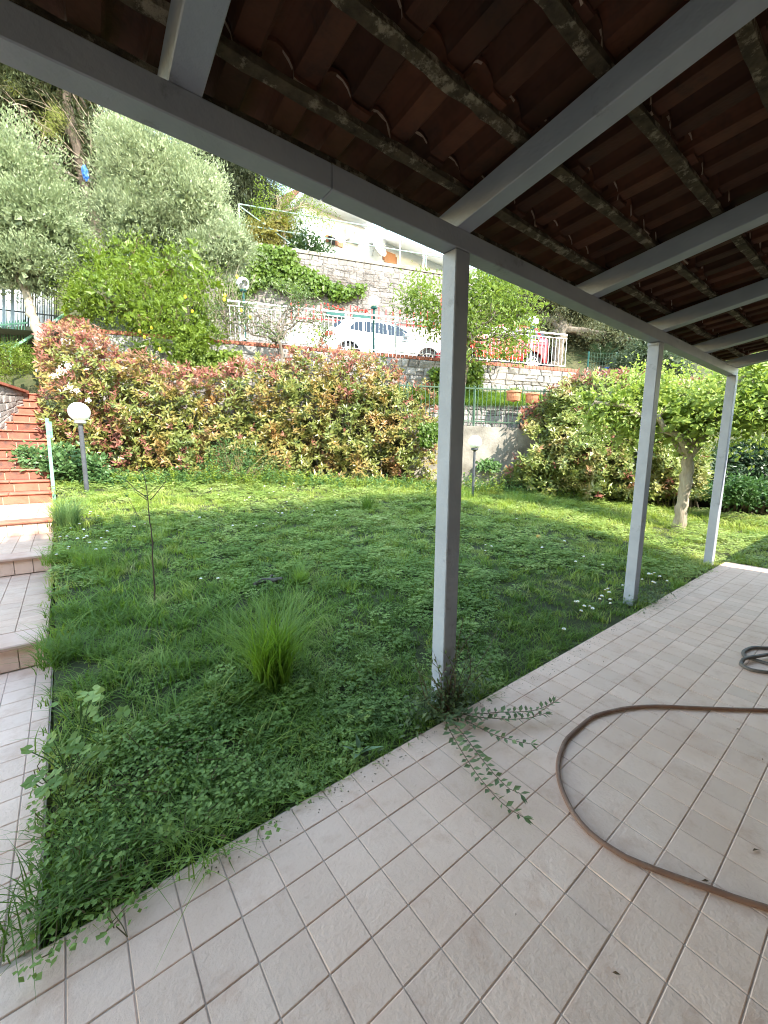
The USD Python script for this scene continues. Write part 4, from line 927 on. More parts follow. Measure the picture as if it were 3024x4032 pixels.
# olives
ob = at(90, 730, 10.7)
tree('olive_tree', 'large silver olive tree at the left edge with a leaning pale trunk', [at(92, 742, 10.6), at(72, 684, 10.7), at(60, 646, 10.8), at(48, 606, 10.9)], 0.12, 0.08,
     [(50, 400, 11.4, 100, 95), (15, 500, 11.2, 95, 110), (105, 490, 11.2, 75, 90), (60, 580, 11.0, 110, 50), (-30, 400, 11.4, 90, 90)], G_OLIVE, BARK_PALE, 111, 1500, 40, 0.11, 0.10, 0.026, 9, twigs=150, up=0.45)
tree('olive_tree', 'rounded silver-green olive tree behind the lemon trees', [at(400, 700, 12.8), at(398, 640, 12.9), at(385, 585, 13.0)], 0.13, 0.09,
     [(355, 395, 13.2, 115, 100), (290, 340, 13.2, 70, 68), (430, 450, 12.9, 75, 85), (320, 490, 12.9, 110, 60), (500, 535, 12.6, 48, 50), (250, 440, 13, 42, 50), (450, 560, 12.6, 60, 50)], G_OLIVE, BARK, 112, 1900, 40, 0.11, 0.11, 0.026, 8, twigs=120, up=0.45)
tree('olive_tree', 'old olive with dark twisted limbs behind the right end of the railing', [at(1200, 800, 15.8), at(1208, 745, 15.8), at(1222, 705, 15.8)], 0.24, 0.15,
     [(1125, 655, 16.8, 55, 45), (1240, 665, 16.2, 85, 45), (1330, 725, 15.8, 80, 45), (1170, 720, 16.4, 60, 40), (1400, 745, 15.4, 60, 40), (1270, 740, 16.6, 70, 40), (1190, 640, 16.6, 70, 40)], G_OLIVE_DARK, BARK, 113, 1000, 36, 0.13, 0.11, 0.03, 9, twigs=80, up=0.3, limb_r=0.6)
# citrus
cit, CC = tree('citrus_tree', 'bright yellow-green citrus bush behind the left part of the hedge', [at(300, 790, 11.2), at(300, 730, 11.2), at(300, 680, 11.2)], 0.07, 0.05,
     [(330, 600, 11.4, 95, 55), (240, 640, 11.1, 90, 70), (400, 690, 11.3, 80, 70), (185, 650, 10.9, 50, 45), (330, 690, 11.1, 100, 60), (440, 620, 11.6, 45, 55), (215, 570, 11.3, 40, 45), (300, 555, 11.6, 40, 40), (375, 575, 11.5, 12, 60), (165, 620, 11.0, 14, 40), (255, 560, 11.4, 10, 50), (420, 560, 11.6, 10, 45), (150, 660, 10.9, 30, 25), (340, 760, 11.0, 90, 40), (440, 740, 11.2, 60, 50)], G_CITRUS, STEM, 121, 760, 22, 0.13, 0.08, 0.034, 8, twigs=150, kind='fold', up=0.5, category='tree', inner=900)
lem, CL = tree('lemon_tree', 'thin open lemon tree with dark leaves left of the white car', [at(610, 800, 11.2), at(608, 760, 11.2), at(600, 730, 11.2)], 0.05, 0.035,
     [(545, 685, 11.4, 50, 35), (655, 670, 11.4, 45, 35), (610, 640, 11.5, 55, 25), (680, 715, 11.3, 30, 30), (500, 660, 11.5, 30, 40), (470, 700, 11.3, 35, 45), (640, 620, 11.6, 30, 20), (590, 720, 11.2, 45, 20), (520, 620, 11.6, 35, 25)], G_LEMON, BARK, 122, 150, 17, 0.10, 0.085, 0.04, 9, twigs=110, kind='fold', up=0.2, limb_r=0.5, inner=0)
def lemon(c, g=False):
    m = lathe([(0.0, -0.052), (0.012, -0.046), (0.028, -0.03), (0.034, 0.0), (0.028, 0.03), (0.012, 0.045), (0.0, 0.05)], 10, c); return m
for i, (x, y) in enumerate(((302, 716), (327, 708), (345, 755), (312, 728))): cit.part('lemon', lemon(at(x, y, 10.55)), LEMON, smooth=True)
for x, y in ((512, 598), (400, 641), (486, 638), (484, 647), (415, 672), (521, 670), (540, 684)): lem.part('lemon', lemon(at(x, y, 11.05)), LEMON, smooth=True)
for x, y in ((343, 707), (684, 714), (676, 733), (690, 722)): lem.part('green_lemon', lemon(at(x, y, 11.0)), mat('green_lemon', (0.16, 0.25, 0.04), (0.22, 0.3, 0.05), 12, 0.4), smooth=True)
# dry twiggy shrub between them
rz = np.random.default_rng(31); ms = []
for i in range(90):
    s0 = at(rz.uniform(455, 520), rz.uniform(680, 740), rz.uniform(11.7, 12.0)); dd = unit(np.array([0, 0, 1.0])+rz.normal(size=3)*0.35); ln = rz.uniform(0.5, 1.6)
    ms.append(tube([s0+dd*ln*q+rz.normal(size=3)*0.03 for q in np.linspace(0, 1, 4)], np.linspace(0.01, 0.003, 4), 4))
single('bare_shrub', join(ms), TWIG, 'leafless pale brown twiggy shrub between the citrus and the lemon tree', 'shrub')
# leafy tree in front of the railing, right of the first post
tree('leafy_tree', 'bright leafy tree standing on the terrace, leaning over the white railing beside the first post', [at(1000, 850, 11.8), at(1006, 800, 11.7), at(1012, 760, 11.6), at(1010, 715, 11.6)], 0.06, 0.04,
     [(925, 640, 11.6, 50, 40), (1000, 655, 11.6, 55, 65), (1060, 640, 11.7, 60, 45), (1105, 690, 11.5, 55, 45), (1000, 700, 11.4, 40, 30), (1130, 732, 11.3, 45, 16), (1040, 755, 11.3, 35, 14), (1095, 765, 11.3, 30, 12), (890, 650, 11.7, 30, 40), (1050, 725, 11.3, 40, 14), (1000, 775, 11.3, 20, 12), (935, 690, 11.5, 30, 35), (1090, 620, 11.8, 50, 40), (1140, 670, 11.6, 25, 30), (1030, 600, 11.8, 45, 35)], G_BRIGHT, BARK, 131, 430, 20, 0.16, 0.11, 0.05, 8, kind='fold', up=0.0, twigs=90, inner=200)
# yellowish shrub and thin tree by the white house
tree('small_tree', 'thin pale-leaved tree in front of the white house', [at(620, 560, 17.2), at(612, 500, 17.2), at(600, 450, 17.2)], 0.06, 0.04,
     [(600, 440, 17.2, 40, 40), (660, 460, 17.2, 45, 35), (580, 480, 17.2, 50, 40), (690, 480, 17.1, 25, 25), (640, 430, 17.3, 40, 30)], G_CITRUS, TWIG, 141, 120, 22, 0.14, 0.10, 0.04, 6, kind='fold', twigs=60, inner=0)
tree('garden_shrub', 'yellow and reddish shrub on top of the tall wall', [at(585, 560, 17.4), at(585, 530, 17.4)], 0.05, 0.04,
     [(580, 510, 17.3, 45, 40), (550, 520, 17.2, 30, 30), (610, 490, 17.4, 30, 30)], leafmat('yellow_red_leaf', [(0, (0.10, 0.13, 0.03)), (0.6, (0.22, 0.2, 0.05)), (1, (0.3, 0.12, 0.05))], 0.3), TWIG, 142, 150, 24, 0.14, 0.09, 0.035, 4, kind='fold', twigs=20, category='shrub')
tree('garden_shrub', 'dark glossy shrub with big leaves behind the pipe railing', [at(660, 560, 17.6), at(660, 545, 17.6)], 0.04, 0.03,
     [(665, 535, 17.5, 35, 25), (690, 545, 17.5, 20, 20), (640, 535, 17.5, 20, 20)], G_DARK, TWIG, 143, 60, 16, 0.12, 0.2, 0.07, 3, kind='fold', twigs=0, category='shrub', inner=60)
# right background
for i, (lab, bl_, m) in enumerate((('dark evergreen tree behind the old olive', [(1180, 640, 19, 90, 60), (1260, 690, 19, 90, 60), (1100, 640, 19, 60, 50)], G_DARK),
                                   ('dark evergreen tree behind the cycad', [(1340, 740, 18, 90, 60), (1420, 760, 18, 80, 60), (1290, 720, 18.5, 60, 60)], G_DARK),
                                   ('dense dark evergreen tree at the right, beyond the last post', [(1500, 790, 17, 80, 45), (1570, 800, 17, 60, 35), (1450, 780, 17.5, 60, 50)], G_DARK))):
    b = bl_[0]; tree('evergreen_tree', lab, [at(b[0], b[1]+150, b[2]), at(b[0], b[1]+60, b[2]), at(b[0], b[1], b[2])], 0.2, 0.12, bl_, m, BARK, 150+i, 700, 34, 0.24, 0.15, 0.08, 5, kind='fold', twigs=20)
tree('grey_shrub', 'grey-green bush behind the second porch post', [at(1400, 850, 12.4), at(1400, 800, 12.4)], 0.05, 0.04,
     [(1395, 770, 12.4, 45, 45), (1440, 790, 12.3, 45, 35), (1370, 800, 12.4, 35, 30), (1470, 810, 12.2, 35, 25), (1340, 790, 12.8, 20, 25)], G_SHRUB, BARK, 161, 260, 24, 0.12, 0.08, 0.035, 5, kind='fold', twigs=30, category='shrub')
# cycad
cyc = Thing('cycad', 'dark cycad palm with stiff arching fronds right of the railing end', 'palm', at(1300, 800, 13.8))
rc_ = np.random.default_rng(17); cb = at(1302, 790, 13.8)
cyc.part('trunk', tube([cb-[0, 0, 1.2], cb], [0.14, 0.12], 10), BARK)
for i in range(26):
    a = 2*np.pi*i/26+rc_.normal()*0.1; el = rc_.uniform(0.35, 1.25); ln = rc_.uniform(0.85, 1.15); h = np.array([math.cos(a), math.sin(a), 0])
    q = np.linspace(0, 1, 9)[:, None]; pts = cb+h*q*ln*math.cos(el)+np.array([0, 0, 1])*(q*ln*math.sin(el)-0.25*ln*q*q); s = np.cross(h, [0, 0, 1])
    pp = np.repeat(np.linspace(0.12, 1, 26), 2)[:, None]; base = cb+h*pp*ln*math.cos(el)+np.array([0, 0, 1])*(pp*ln*math.sin(el)-0.25*ln*pp*pp); sg_ = np.tile([1, -1], 26)[:, None]
    lf = slivers(base, s*sg_+h*0.55+[0, 0, 0.25], np.array([0, 0, 1.0])+0*base, 0.2*(1-0.6*pp[:, 0]**3), 0.018)
    cyc.part('frond', join([tube(pts, np.linspace(0.012, 0.004, 9), 4), lf]), G_PALM)
# blue bin and wire mesh fence
bb = at(1325, 822, 13.2); t = Thing('blue_bin', 'blue plastic bin beside the wire mesh fence under the cycad', 'bin', bb)
t.part('bin_body', hull([bb+[sx*r, sy*r, z] for sx in (-1, 1) for sy in (-1, 1) for r, z in ((0.15, 0), (0.19, 0.36))]), BLUE); t.part('rim', cbox(bb+[-0.21, -0.21, 0.362], bb+[0.21, 0.21, 0.40], 0.01), BLUE)
mA, mB = at(1266, 838, 13.3), at(1445, 845, 13.0); t = Thing('wire_mesh_fence', 'low green wire mesh fence under the cycad, right of the railing', 'fence', mA)
for k in range(4): p = mA+(mB-mA)*k/3; t.part('post', tube([p-[0, 0, .3], p+[0, 0, 1.1]], 0.025, 6), GREEN_POLE)
t.part('mesh', join([tube([mA+[0, 0, z], mB+[0, 0, z]], 0.006, 4) for z in np.arange(0.1, 1.06, 0.12)]+[tube([mA+(mB-mA)*k/28, mA+(mB-mA)*k/28+[0, 0, 1.05]], 0.005, 4) for k in range(29)]), GREEN_IRON)

# ================================================================== IVY
def on_wall(wl, px, py, off):
    d = ray(px, py); n = np.array([*wl.n, 0]); A = np.array([*wl.A, 0])+off*n; return CAM+d*(((A-CAM)@n)/(d@n))
def ivy(label, polys, pt, n, L, seed, leafm=G_IVY, spread=0.14, kd='fold'):
    rng = np.random.default_rng(seed); P = []
    sh = shapely.union_all([Polygon(p).buffer(3) for p in polys]); x0, y0, x1, y1 = sh.bounds
    while len(P) < n:
        x, y = rng.uniform(x0, x1), rng.uniform(y0, y1)
        if sh.contains(shapely.Point(x+rng.normal()*4, y+rng.normal()*4)): P.append(pt(x, y, 0.06+abs(rng.normal())*spread))
    P = np.array(P); n3 = np.array([*rw.n, 0]); D = rdir(rng, n)*0.8+[0, 0, -0.8]+n3*0.4; N = n3+rdir(rng, n)*0.5
    t = Thing('ivy', label, 'climbing plant', P.mean(0), 'bright creepers on the stone walls')
    m = leaves(P, D, N, L*rng.uniform(0.6, 1.2, n), L*0.85*rng.uniform(0.7, 1.1, n), 0.1)
    t.part('leaves', m, leafm, kind='stuff'); return t
pw = lambda x, y, o: on_wall(tw, x, y, o)
iv = ivy('thick green creeper patch hanging on the left half of the tall stone wall', [[(535, 545), (565, 530), (632, 540), (640, 570), (625, 600), (570, 612), (530, 600)], [(618, 575), (650, 578), (700, 598), (713, 615), (690, 630), (640, 632), (600, 615)], [(703, 612), (763, 625), (760, 638), (715, 642)], [(772, 618), (786, 622), (784, 630), (772, 628)], [(470, 630), (530, 600), (560, 610), (520, 640), (490, 660)]], pw, 5200, 0.15, 201)
# dry creeper stems on the tall wall
rv = np.random.default_rng(202); ms = []
for i in range(30):
    x, y = rv.uniform(640, 790), rv.uniform(562, 625); tx, ty = x+rv.uniform(60, 200), y+rv.uniform(10, 110); pts = []
    for q in np.linspace(0, 1, 8):
        pts.append(pw(x+(tx-x)*q+rv.normal()*3, y+(ty-y)*q**1.5+rv.normal()*3, 0.085))
    ms.append(tube(pts, np.linspace(0.010, 0.004, 8)*rv.uniform(0.5, 1), 4))
iv.part('dry_stems', join(ms), mat('dry_creeper_stem', (0.13, 0.10, 0.085), (0.2, 0.16, 0.13), 6, 0.9), kind='stuff')
prw = lambda x, y, o: on_wall(rw, x, y, o)
ivy('yellow-green creeper spilling over the wall above the middle of the hedge', [[(385, 700), (430, 720), (440, 770), (400, 790), (380, 760)], [(400, 760), (520, 762), (520, 795), (420, 800)]], prw, 2600, 0.11, 203)
ivy('green creeper under the coping just left of the first post', [[(930, 800), (985, 790), (990, 850), (940, 850)]], prw, 900, 0.11, 204)
ivy('green creeper under the coping just right of the first post', [[(1010, 782), (1040, 782), (1036, 840), (1012, 845)]], prw, 600, 0.11, 205)
pcw = lambda x, y, o: on_wall(cw, x, y, o)
ivy('short creeper trailing on the grey rendered wall by the lamp', [[(1030, 998), (1065, 992), (1080, 1000), (1070, 1015), (1035, 1008)]], pcw, 260, 0.09, 206, G_WEED)
ivy('pale creeper drooping left of the first post at mid height', [[(905, 920), (945, 915), (945, 950), (915, 960)]], lambda x, y, o: at(x, y, 10.9-o), 500, 0.10, 207)

# ================================================================== HEDGES
def hedge(label, outline, wfun, n_ros, seed, L, W, red_top=60, parts=300, deep=0.75, reds=0.35, group=None, base_z=None, shade=1.0, mats=None):
    """Clipped photinia mass: rosettes of leaves through the depth of an outline seen from the lawn."""
    rng = np.random.default_rng(seed); sh = Polygon(outline); x0, y0, x1, y1 = sh.bounds; P = []; isr = []; T_ = []
    bnd = sh.exterior
    top = lambda x: min([p[1] for p in np.array(sh.intersection(sbox(x-2, y0-5, x+2, y1+5)).envelope.exterior.coords)] or [y0]) if not sh.intersection(sbox(x-2, y0-5, x+2, y1+5)).is_empty else y0
    tops = np.array([top(x) for x in np.linspace(x0+1, x1-1, 80)]); txs = np.linspace(x0+1, x1-1, 80)
    shapely.prepare(sh)
    while len(P) < n_ros:
        x, y = rng.uniform(x0, x1), rng.uniform(y0, y1)
        if not sh.contains(shapely.Point(x+rng.normal()*6, y+rng.normal()*6)): continue
        q = meshkit.noise(np.array([x*0.018, y*0.018, seed]), 3); q2 = meshkit.noise(np.array([x*0.05, y*0.05, seed+7]), 4)
        tp = (y-np.interp(x, txs, tops)); hfrac = np.clip(tp/max(y1-np.interp(x, txs, tops), 1), 0, 1)
        dep = rng.random()**1.2*deep
        w = wfun(x, y)+(q-0.5)*0.6+(q2-0.5)*0.4+0.55*(1-hfrac)**2+dep
        P.append(at(x, y, w)); T_.append(dep)
        pr = (0.22 if seed == 301 and x < 260 else 0)+(0.55 if tp < red_top*rng.uniform(0.3, 1.2) else 0.04)+reds*max(0, meshkit.noise(np.array([x*0.012, y*0.012, seed+3]), 9)-0.55)*2
        isr.append(rng.random() < pr)
    P = np.array(P); isr = np.array(isr); T_ = np.array(T_); n = len(P)
    per = 7; A = unit(-FH*0.8+np.array([0, 0, 0.75])+rng.normal(size=(n, 3))*0.45)
    S = unit(np.cross(A, rdir(rng, n))); Tn = np.cross(A, S); ang = (np.arange(per)[None]*2.4+rng.uniform(0, 6.28, (n, 1)))
    tilt = rng.uniform(0.15, 1.0, (n, per)); tilt[isr] = rng.uniform(0.6, 1.5, (isr.sum(), per))
    D = S[:, None]*np.cos(ang)[..., None]+Tn[:, None]*np.sin(ang)[..., None]+A[:, None]*tilt[..., None]+rng.normal(size=(n, per, 3))*0.15
    N = A[:, None]+0*D+rng.normal(size=(n, per, 3))*0.25
    B = P[:, None]+A[:, None]*(np.arange(per)[None, :, None]*-0.016)+rng.normal(size=(n, per, 3))*0.015
    LL = L*rng.uniform(0.65, 1.2, (n, per)); WW = W*rng.uniform(0.75, 1.15, (n, per))
    LL[isr] *= 0.95; WW[isr] *= 0.8
    g = np.array([*on_lawn((x0+x1)/2, y1)]); t = Thing('hedge', label, 'hedge', g, group)
    mats = mats or (G_PHOT, G_PHOT_RED)
    front = np.argsort(T_+rng.uniform(0, 0.5, n))[:max(parts//2, 1)]
    took = np.zeros((n, per), bool)
    if parts:
        k = 0
        for i in front:
            for j in (0, 3):
                if k >= parts: break
                m = leaves(B[i, j][None], D[i, j][None], N[i, j][None], LL[i, j], WW[i, j], 0.12, 0.12)
                t.part('leaf', m, mats[1] if isr[i] else mats[0]); took[i, j] = True; k += 1
    for nm, sel, mt in (('mature_leaves', ~isr, mats[0]), ('young_leaves', isr, mats[1])):
        q = (sel[:, None] & ~took)
        if q.any(): t.part(nm, leaves(B[q], D[q], N[q], LL[q], WW[q], 0.12, 0.12), mt, kind='stuff')
    # woody stems inside
    ms = []
    for i in range(70):
        x = rng.uniform(x0+10, x1-10); yb = y1-8; yt = np.interp(x, txs, tops)+rng.uniform(20, 120); w = wfun(x, yb)+0.5+rng.uniform(0, 0.4)
        if yt > yb-20: continue
        p0, p1 = at(x, yb, w), at(x+rng.normal()*25, yt, w+0.2); p0[2] = lawn_z(p0[0], p0[1])-0.05
        ms.append(tube(spline(np.array([p0, (p0+p1)/2+rng.normal(size=3)*0.1, p1]), 6), np.linspace(0.018, 0.006, 6), 5))
    if ms: t.part('stems', join(ms), BARK, kind='stuff')
    return t
HL = [(92, 990), (84, 930), (80, 840), (78, 760), (88, 705), (130, 692), (165, 690), (195, 708), (235, 730), (270, 760), (330, 778), (400, 790), (440, 800), (500, 778), (550, 768), (600, 772), (640, 750), (700, 748), (770, 762), (830, 775), (868, 800), (885, 838), (915, 815), (938, 835), (946, 880), (946, 1046), (800, 1040), (600, 1030), (400, 1022), (240, 1018), (160, 1000)]
wl_ = lambda x, y: 8.75+(x-95)/850*2.1
hl = hedge('long hedge of red, orange and green leaves between brick stairs and first post', HL, wl_, 5200, 301, 0.145, 0.058, 50, 300, 0.9, 0.35)
# white blossom heads in the hedge
rbm = np.random.default_rng(303)
for (x, y, s_) in ((133, 802, 1.0), (146, 790, 0.7), (118, 812, 0.6), (150, 838, 0.8), (165, 845, 0.6), (190, 865, 0.5)):
    c = at(x, y, wl_(x, y)-0.12); n = int(70*s_); pos = c+rbm.normal(size=(n, 3))*(0.03*s_+0.012)
    hl.part('blossom', join([ball(p, 0.011, 1) for p in pos]), mat('cream_blossom', (0.66, 0.58, 0.50), (0.75, 0.70, 0.62), 20, 0.8))
HR = [(1095, 1045), (1085, 1020), (1130, 985), (1165, 960), (1120, 905), (1145, 880), (1180, 850), (1200, 830), (1245, 812), (1300, 800), (1380, 800), (1440, 812), (1500, 822), (1530, 860), (1535, 1075), (1400, 1075), (1250, 1062)]
wr_ = lambda x, y: 10.3-(x-1095)/440*1.0
hr = hedge('bushy hedge at the right end of the grey wall, behind the garden tree', HR, wr_, 3600, 302, 0.15, 0.06, 22, 200, 0.8, 0.06, mats=(G_PHOT_GREEN, G_PHOT_RED))
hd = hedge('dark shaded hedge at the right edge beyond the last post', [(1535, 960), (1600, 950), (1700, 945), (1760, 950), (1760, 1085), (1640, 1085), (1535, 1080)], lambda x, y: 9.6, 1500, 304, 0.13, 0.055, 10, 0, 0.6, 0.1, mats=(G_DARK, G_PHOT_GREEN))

# ================================================================== GARDEN TREE
tb = on_lawn(1467, 1144); wt = to_uw(tb)[1]
gt, CG = tree('garden_tree', 'small broad-leaved garden tree with a forked pale trunk on the lawn near the last post', [tb-[0, 0, 0.1], at(1472, 1095, wt), at(1480, 1040, wt), at(1488, 1000, wt), at(1490, 972, wt)], 0.115, 0.085,
     [(1335, 880, wt+0.3, 60, 50), (1400, 860, wt+0.3, 70, 50), (1450, 900, wt, 80, 60), (1530, 890, wt-0.3, 80, 75), (1620, 880, wt-0.6, 80, 80), (1690, 860, wt-0.8, 80, 90), (1400, 825, wt+0.6, 60, 22), (1560, 830, wt+0.3, 80, 28), (1640, 800, wt-0.4, 50, 30), (1300, 900, wt+0.4, 35, 30), (1370, 940, wt+0.2, 50, 20), (1275, 860, wt+0.5, 20, 18)], G_BRIGHT, BARK_PALE, 171, 430, 16, 0.21, 0.082, 0.058, 9, kind='fold', up=-0.25, twigs=150, limb_r=0.5)
rs = np.random.default_rng(172); ms = []; lp = []
for (x, y0, y1) in ((1375, 830, 790), (1610, 820, 757), (1648, 820, 775), (1560, 830, 800), (1440, 830, 800), (1290, 830, 805)):
    p0, p1 = at(x, y0, wt-0.1), at(x+rs.normal()*6, y1, wt-0.1); q = np.linspace(0, 1, 8)[:, None]; pts = p0+(p1-p0)*q
    ms.append(tube(pts, 0.005, 4)); lp.append(np.repeat(pts, 3, 0))
lp = np.concatenate(lp); gt.part('shoots', join(ms), STEM, kind='stuff'); gt.part('shoot_leaves', leaves(lp, rdir(rs, len(lp))+[0, 0, .4], rdir(rs, len(lp)), 0.075, 0.05), G_BRIGHT, kind='stuff')

# ================================================================== UNDERGROWTH, SHRUBS
def weed_clump(rng, c, h, n, L, W, spread=0.16):
    ms = []; P = []; 
    for k in range(max(3, n//9)):
        e = c+np.r_[rng.normal(size=2)*spread, h*rng.uniform(0.5, 1.1)]; q = np.linspace(0.25, 1, 9)[:, None]; pts = c+np.r_[rng.normal(size=2)*spread*0.5, 0]; P.append(pts+(e-pts)*q)
    P = np.concatenate(P); m = len(P); return leaves(P, rdir(rng, m)*[1, 1, .5]+[0, 0, .1], rdir(rng, m)*0.4+[0, 0, 1.0], L*rng.uniform(.5, 1.2, m), W*rng.uniform(.6, 1.1, m))
ru = np.random.default_rng(401); ms = []; ms2 = []
def edge_line(x):    # foot of the hedge in the survey picture
    return np.interp(x, [200, 400, 600, 940, 1010, 1100, 1250, 1400, 1530, 1700], [1052, 1046, 1048, 1058, 1064, 1066, 1078, 1082, 1085, 1085])
for x in np.arange(225, 1690, 5.0):
    for k in range(3):
        y = edge_line(x)+ru.normal()*5-3; d = on_lawn(x+ru.normal()*4, y); big = 0.30 if x > 1000 or 430 < x < 640 else 0.19
        hh = big*ru.uniform(0.5, 1.4)*(1+0.5*math.sin(x*0.045)**2); (ms if ru.random() < 0.6 else ms2).append(weed_clump(ru, d, hh, 34, 0.075, 0.038, 0.14))
single('undergrowth', join(ms), G_WEED, 'leafy green weeds and nettles growing along the foot of the hedges', 'undergrowth', kind='stuff')
single('undergrowth', join(ms2), G_CITRUS, 'paler yellow-green weeds mixed along the foot of the hedges', 'undergrowth', kind='stuff')
def bush(name, label, blobs, m, seed, nc, per, L, W, base, cat='shrub', cr=0.07):
    rng = np.random.default_rng(seed); t = Thing(name, label, cat, base); (v, f), C = crown(rng, blobs, nc, per, cr, L, W, 0.1, 'fold'); t.part('leaves', (v, f), m, kind='stuff')
    t.part('stems', join([tube(spline(np.array([base-[0, 0, 0.03], (base+c)/2+rng.normal(size=3)*0.04, c]), 4), [0.01, 0.008, 0.006, 0.003], 4) for c in C[:40]]), STEM, kind='stuff'); return t
bs = at(150, 1062, 8.0); bs[2] = lawn_z(bs[0], bs[1])
bush('leafy_shrub', 'low dark green broad-leaved shrub spilling over the brick stairs by the lamp', [(95, 990, 7.9, 42, 28), (140, 1005, 8.0, 50, 38), (200, 1020, 8.1, 40, 30), (60, 985, 8.0, 22, 18), (120, 1030, 7.9, 45, 22)], leafmat('shrub_leaf', [(0, (0.04, 0.09, 0.03)), (0.6, (0.07, 0.14, 0.045)), (1, (0.12, 0.2, 0.07))], 0.25, 0.4, 0.4), 411, 190, 11, 0.11, 0.075, bs)
b3_ = on_lawn(1610, 1082)
bush('nettle_plants', 'clump of dark toothed nettles at the right edge under the shaded hedge', [(1560, 1066, 8.9, 30, 20), (1600, 1058, 8.8, 35, 28), (1650, 1066, 8.7, 40, 26)], G_WEED, 414, 130, 14, 0.10, 0.055, b3_, 'weed')
b2_ = on_lawn(520, 1044)
bush('leafy_shrub', 'soft light green bush growing up in front of the hedge centre', [(500, 985, 9.6, 40, 35), (560, 995, 9.7, 45, 28), (470, 1005, 9.6, 40, 20)], G_WEED, 412, 170, 13, 0.06, 0.026, b2_)
gb = at(20, 790, 10.5)
bush('ground_cover', 'pale green grassy bank above the stone wall at the left edge', [(10, 775, 10.3, 40, 28), (50, 765, 10.4, 30, 22), (-20, 800, 10.2, 40, 22), (45, 790, 10.1, 26, 14)], G_CITRUS, 413, 260, 16, 0.07, 0.02, gb, 'ground cover')

# ================================================================== LEFT EDGE: stone parapet, handrails, gate fence
lpw = Wall(on_y(-60, 880, 9.9)[:2], on_y(62, 905, 12.6)[:2], (0.4, 2.2), (on_y(-20, 815, 9.9)[2], on_y(60, 850, 12.6)[2]), 0.3)
LP_ = Thing('stair_parapet_wall', 'grey stone wall with a red clay coping at the left edge, above the stairs', 'wall', lpw.P(0, 0, 0))
LP_.part('wall_core', lpw.body(), STONE_JOINT); lpw.stones(LP_, 0.24, 15, 0.04, 60)
for k in range(int(lpw.L/0.3)):
    LP_.part('coping_tile', hull([lpw.P(a, 1, o)+[0, 0, dz] for a in (k*0.3+0.003, k*0.3+0.297) for o in (0.09, -0.33) for dz in (0.003, 0.055)]), COTTO)
def post_like(name, lab, a, b, w, m, cat): 
    t = Thing(name, lab, cat, b); t.part('post', bar(b, a, w, w, 0.004, (1, 0, 0)), m); return t
gp = Thing('green_handrail_post', 'leaning faded green painted post at the foot of the brick stairs', 'post', on_y(118, 1078, 8.62))
a_, b_ = on_y(101, 903, 8.60), on_y(117, 1075, 8.62)
gp.part('post', bar(b_-[0, 0, 0.1], a_, 0.052, 0.052, 0.003, (1, 0, 0)), GREEN_PAINT); d_ = unit(a_-b_)
gp.part('plate', bar(a_-d_*0.34+[0.036, 0, 0.0], a_-d_*0.06+[0.036, 0, 0], 0.02, 0.05, 0.002, (1, 0, 0)), GREEN_PAINT)
hrl = Thing('green_handrail', 'sloping green painted wooden handrail behind the leaning olive trunk', 'handrail', at(25, 753, 10.9))
hrl.part('rail', bar(at(22, 756, 10.9), at(82, 718, 11.2), 0.11, 0.06, 0.006), GREEN_PAINT); hrl.part('rail', bar(at(117, 695, 11.4), at(166, 662, 11.7), 0.11, 0.06, 0.006), GREEN_PAINT)
hrl.part('post', bar(at(48, 796, 10.7), at(43, 753, 10.7), 0.07, 0.07, 0.004, (1, 0, 0)), mat('yellow_green_paint', (0.30, 0.32, 0.08), (0.38, 0.38, 0.13), 9, 0.6))
hrl.part('post', bar(at(24, 800, 10.9), at(22, 752, 10.9), 0.06, 0.06, 0.004, (1, 0, 0)), GREEN_PAINT)
bw = Thing('red_brick_pier', 'rounded red tiled pier with iron bars at the top of the stairs', 'pier', at(150, 700, 11.9))
for k in range(9):
    x = 128+k*6; bw.part('tile', hull([at(x, 680+0.35*abs(k-4)**1.6, 11.9), at(x+5.4, 680+0.35*abs(k-3.5)**1.6, 11.9), at(x, 706, 11.9), at(x+5.4, 706, 11.9), at(x, 682+0.35*abs(k-4)**1.6, 12.2), at(x+5.4, 682+0.35*abs(k-3.5)**1.6, 12.2), at(x, 706, 12.2), at(x+5.4, 706, 12.2)]), COTTO)
lf_ = Thing('green_iron_fence', 'green iron bar fence at the left edge under the olive tree', 'fence', at(0, 760, 11.3))
for k in range(12):
    x = -14+k*6.2; lf_.part('bar', bar(at(x, 757-k*1.5, 11.4), at(x-2, 697-k*0.6, 11.4), 0.022, 0.022, 0, (1, 0, 0)), GREEN_PAINT)
for y in (704, 745): lf_.part('rail', bar(at(-20, y, 11.4), at(60, y-7, 11.4), 0.03, 0.04), GREEN_PAINT)
for x in (8, 27): lf_.part('post', bar(at(x+1, 760, 11.5), at(x, 624, 11.5), 0.06, 0.06, 0, (1, 0, 0)), mat('blue_grey_iron', (0.25, 0.33, 0.42), (0.35, 0.42, 0.5), 6, 0.5))
lf2 = Thing('white_balustrade', 'bright white balustrade behind dark iron bars, left of the citrus bush', 'balustrade', at(100, 700, 14))
for k in range(15):
    x = 2+k*8.0; lf2.part('baluster', bar(at(x, 712, 14.2), at(x, 632, 14.2), 0.075, 0.075, 0, (1, 0, 0)), WHITE)
lf2.part('rail', bar(at(-4, 631, 14.2), at(122, 628, 14.2), 0.1, 0.09), WHITE); lf2.part('rail', bar(at(-4, 714, 14.2), at(122, 712, 14.2), 0.1, 0.09), WHITE)
lf3 = Thing('dark_iron_bars', 'dark upright iron bars in front of the white balustrade', 'fence', at(100, 700, 13))
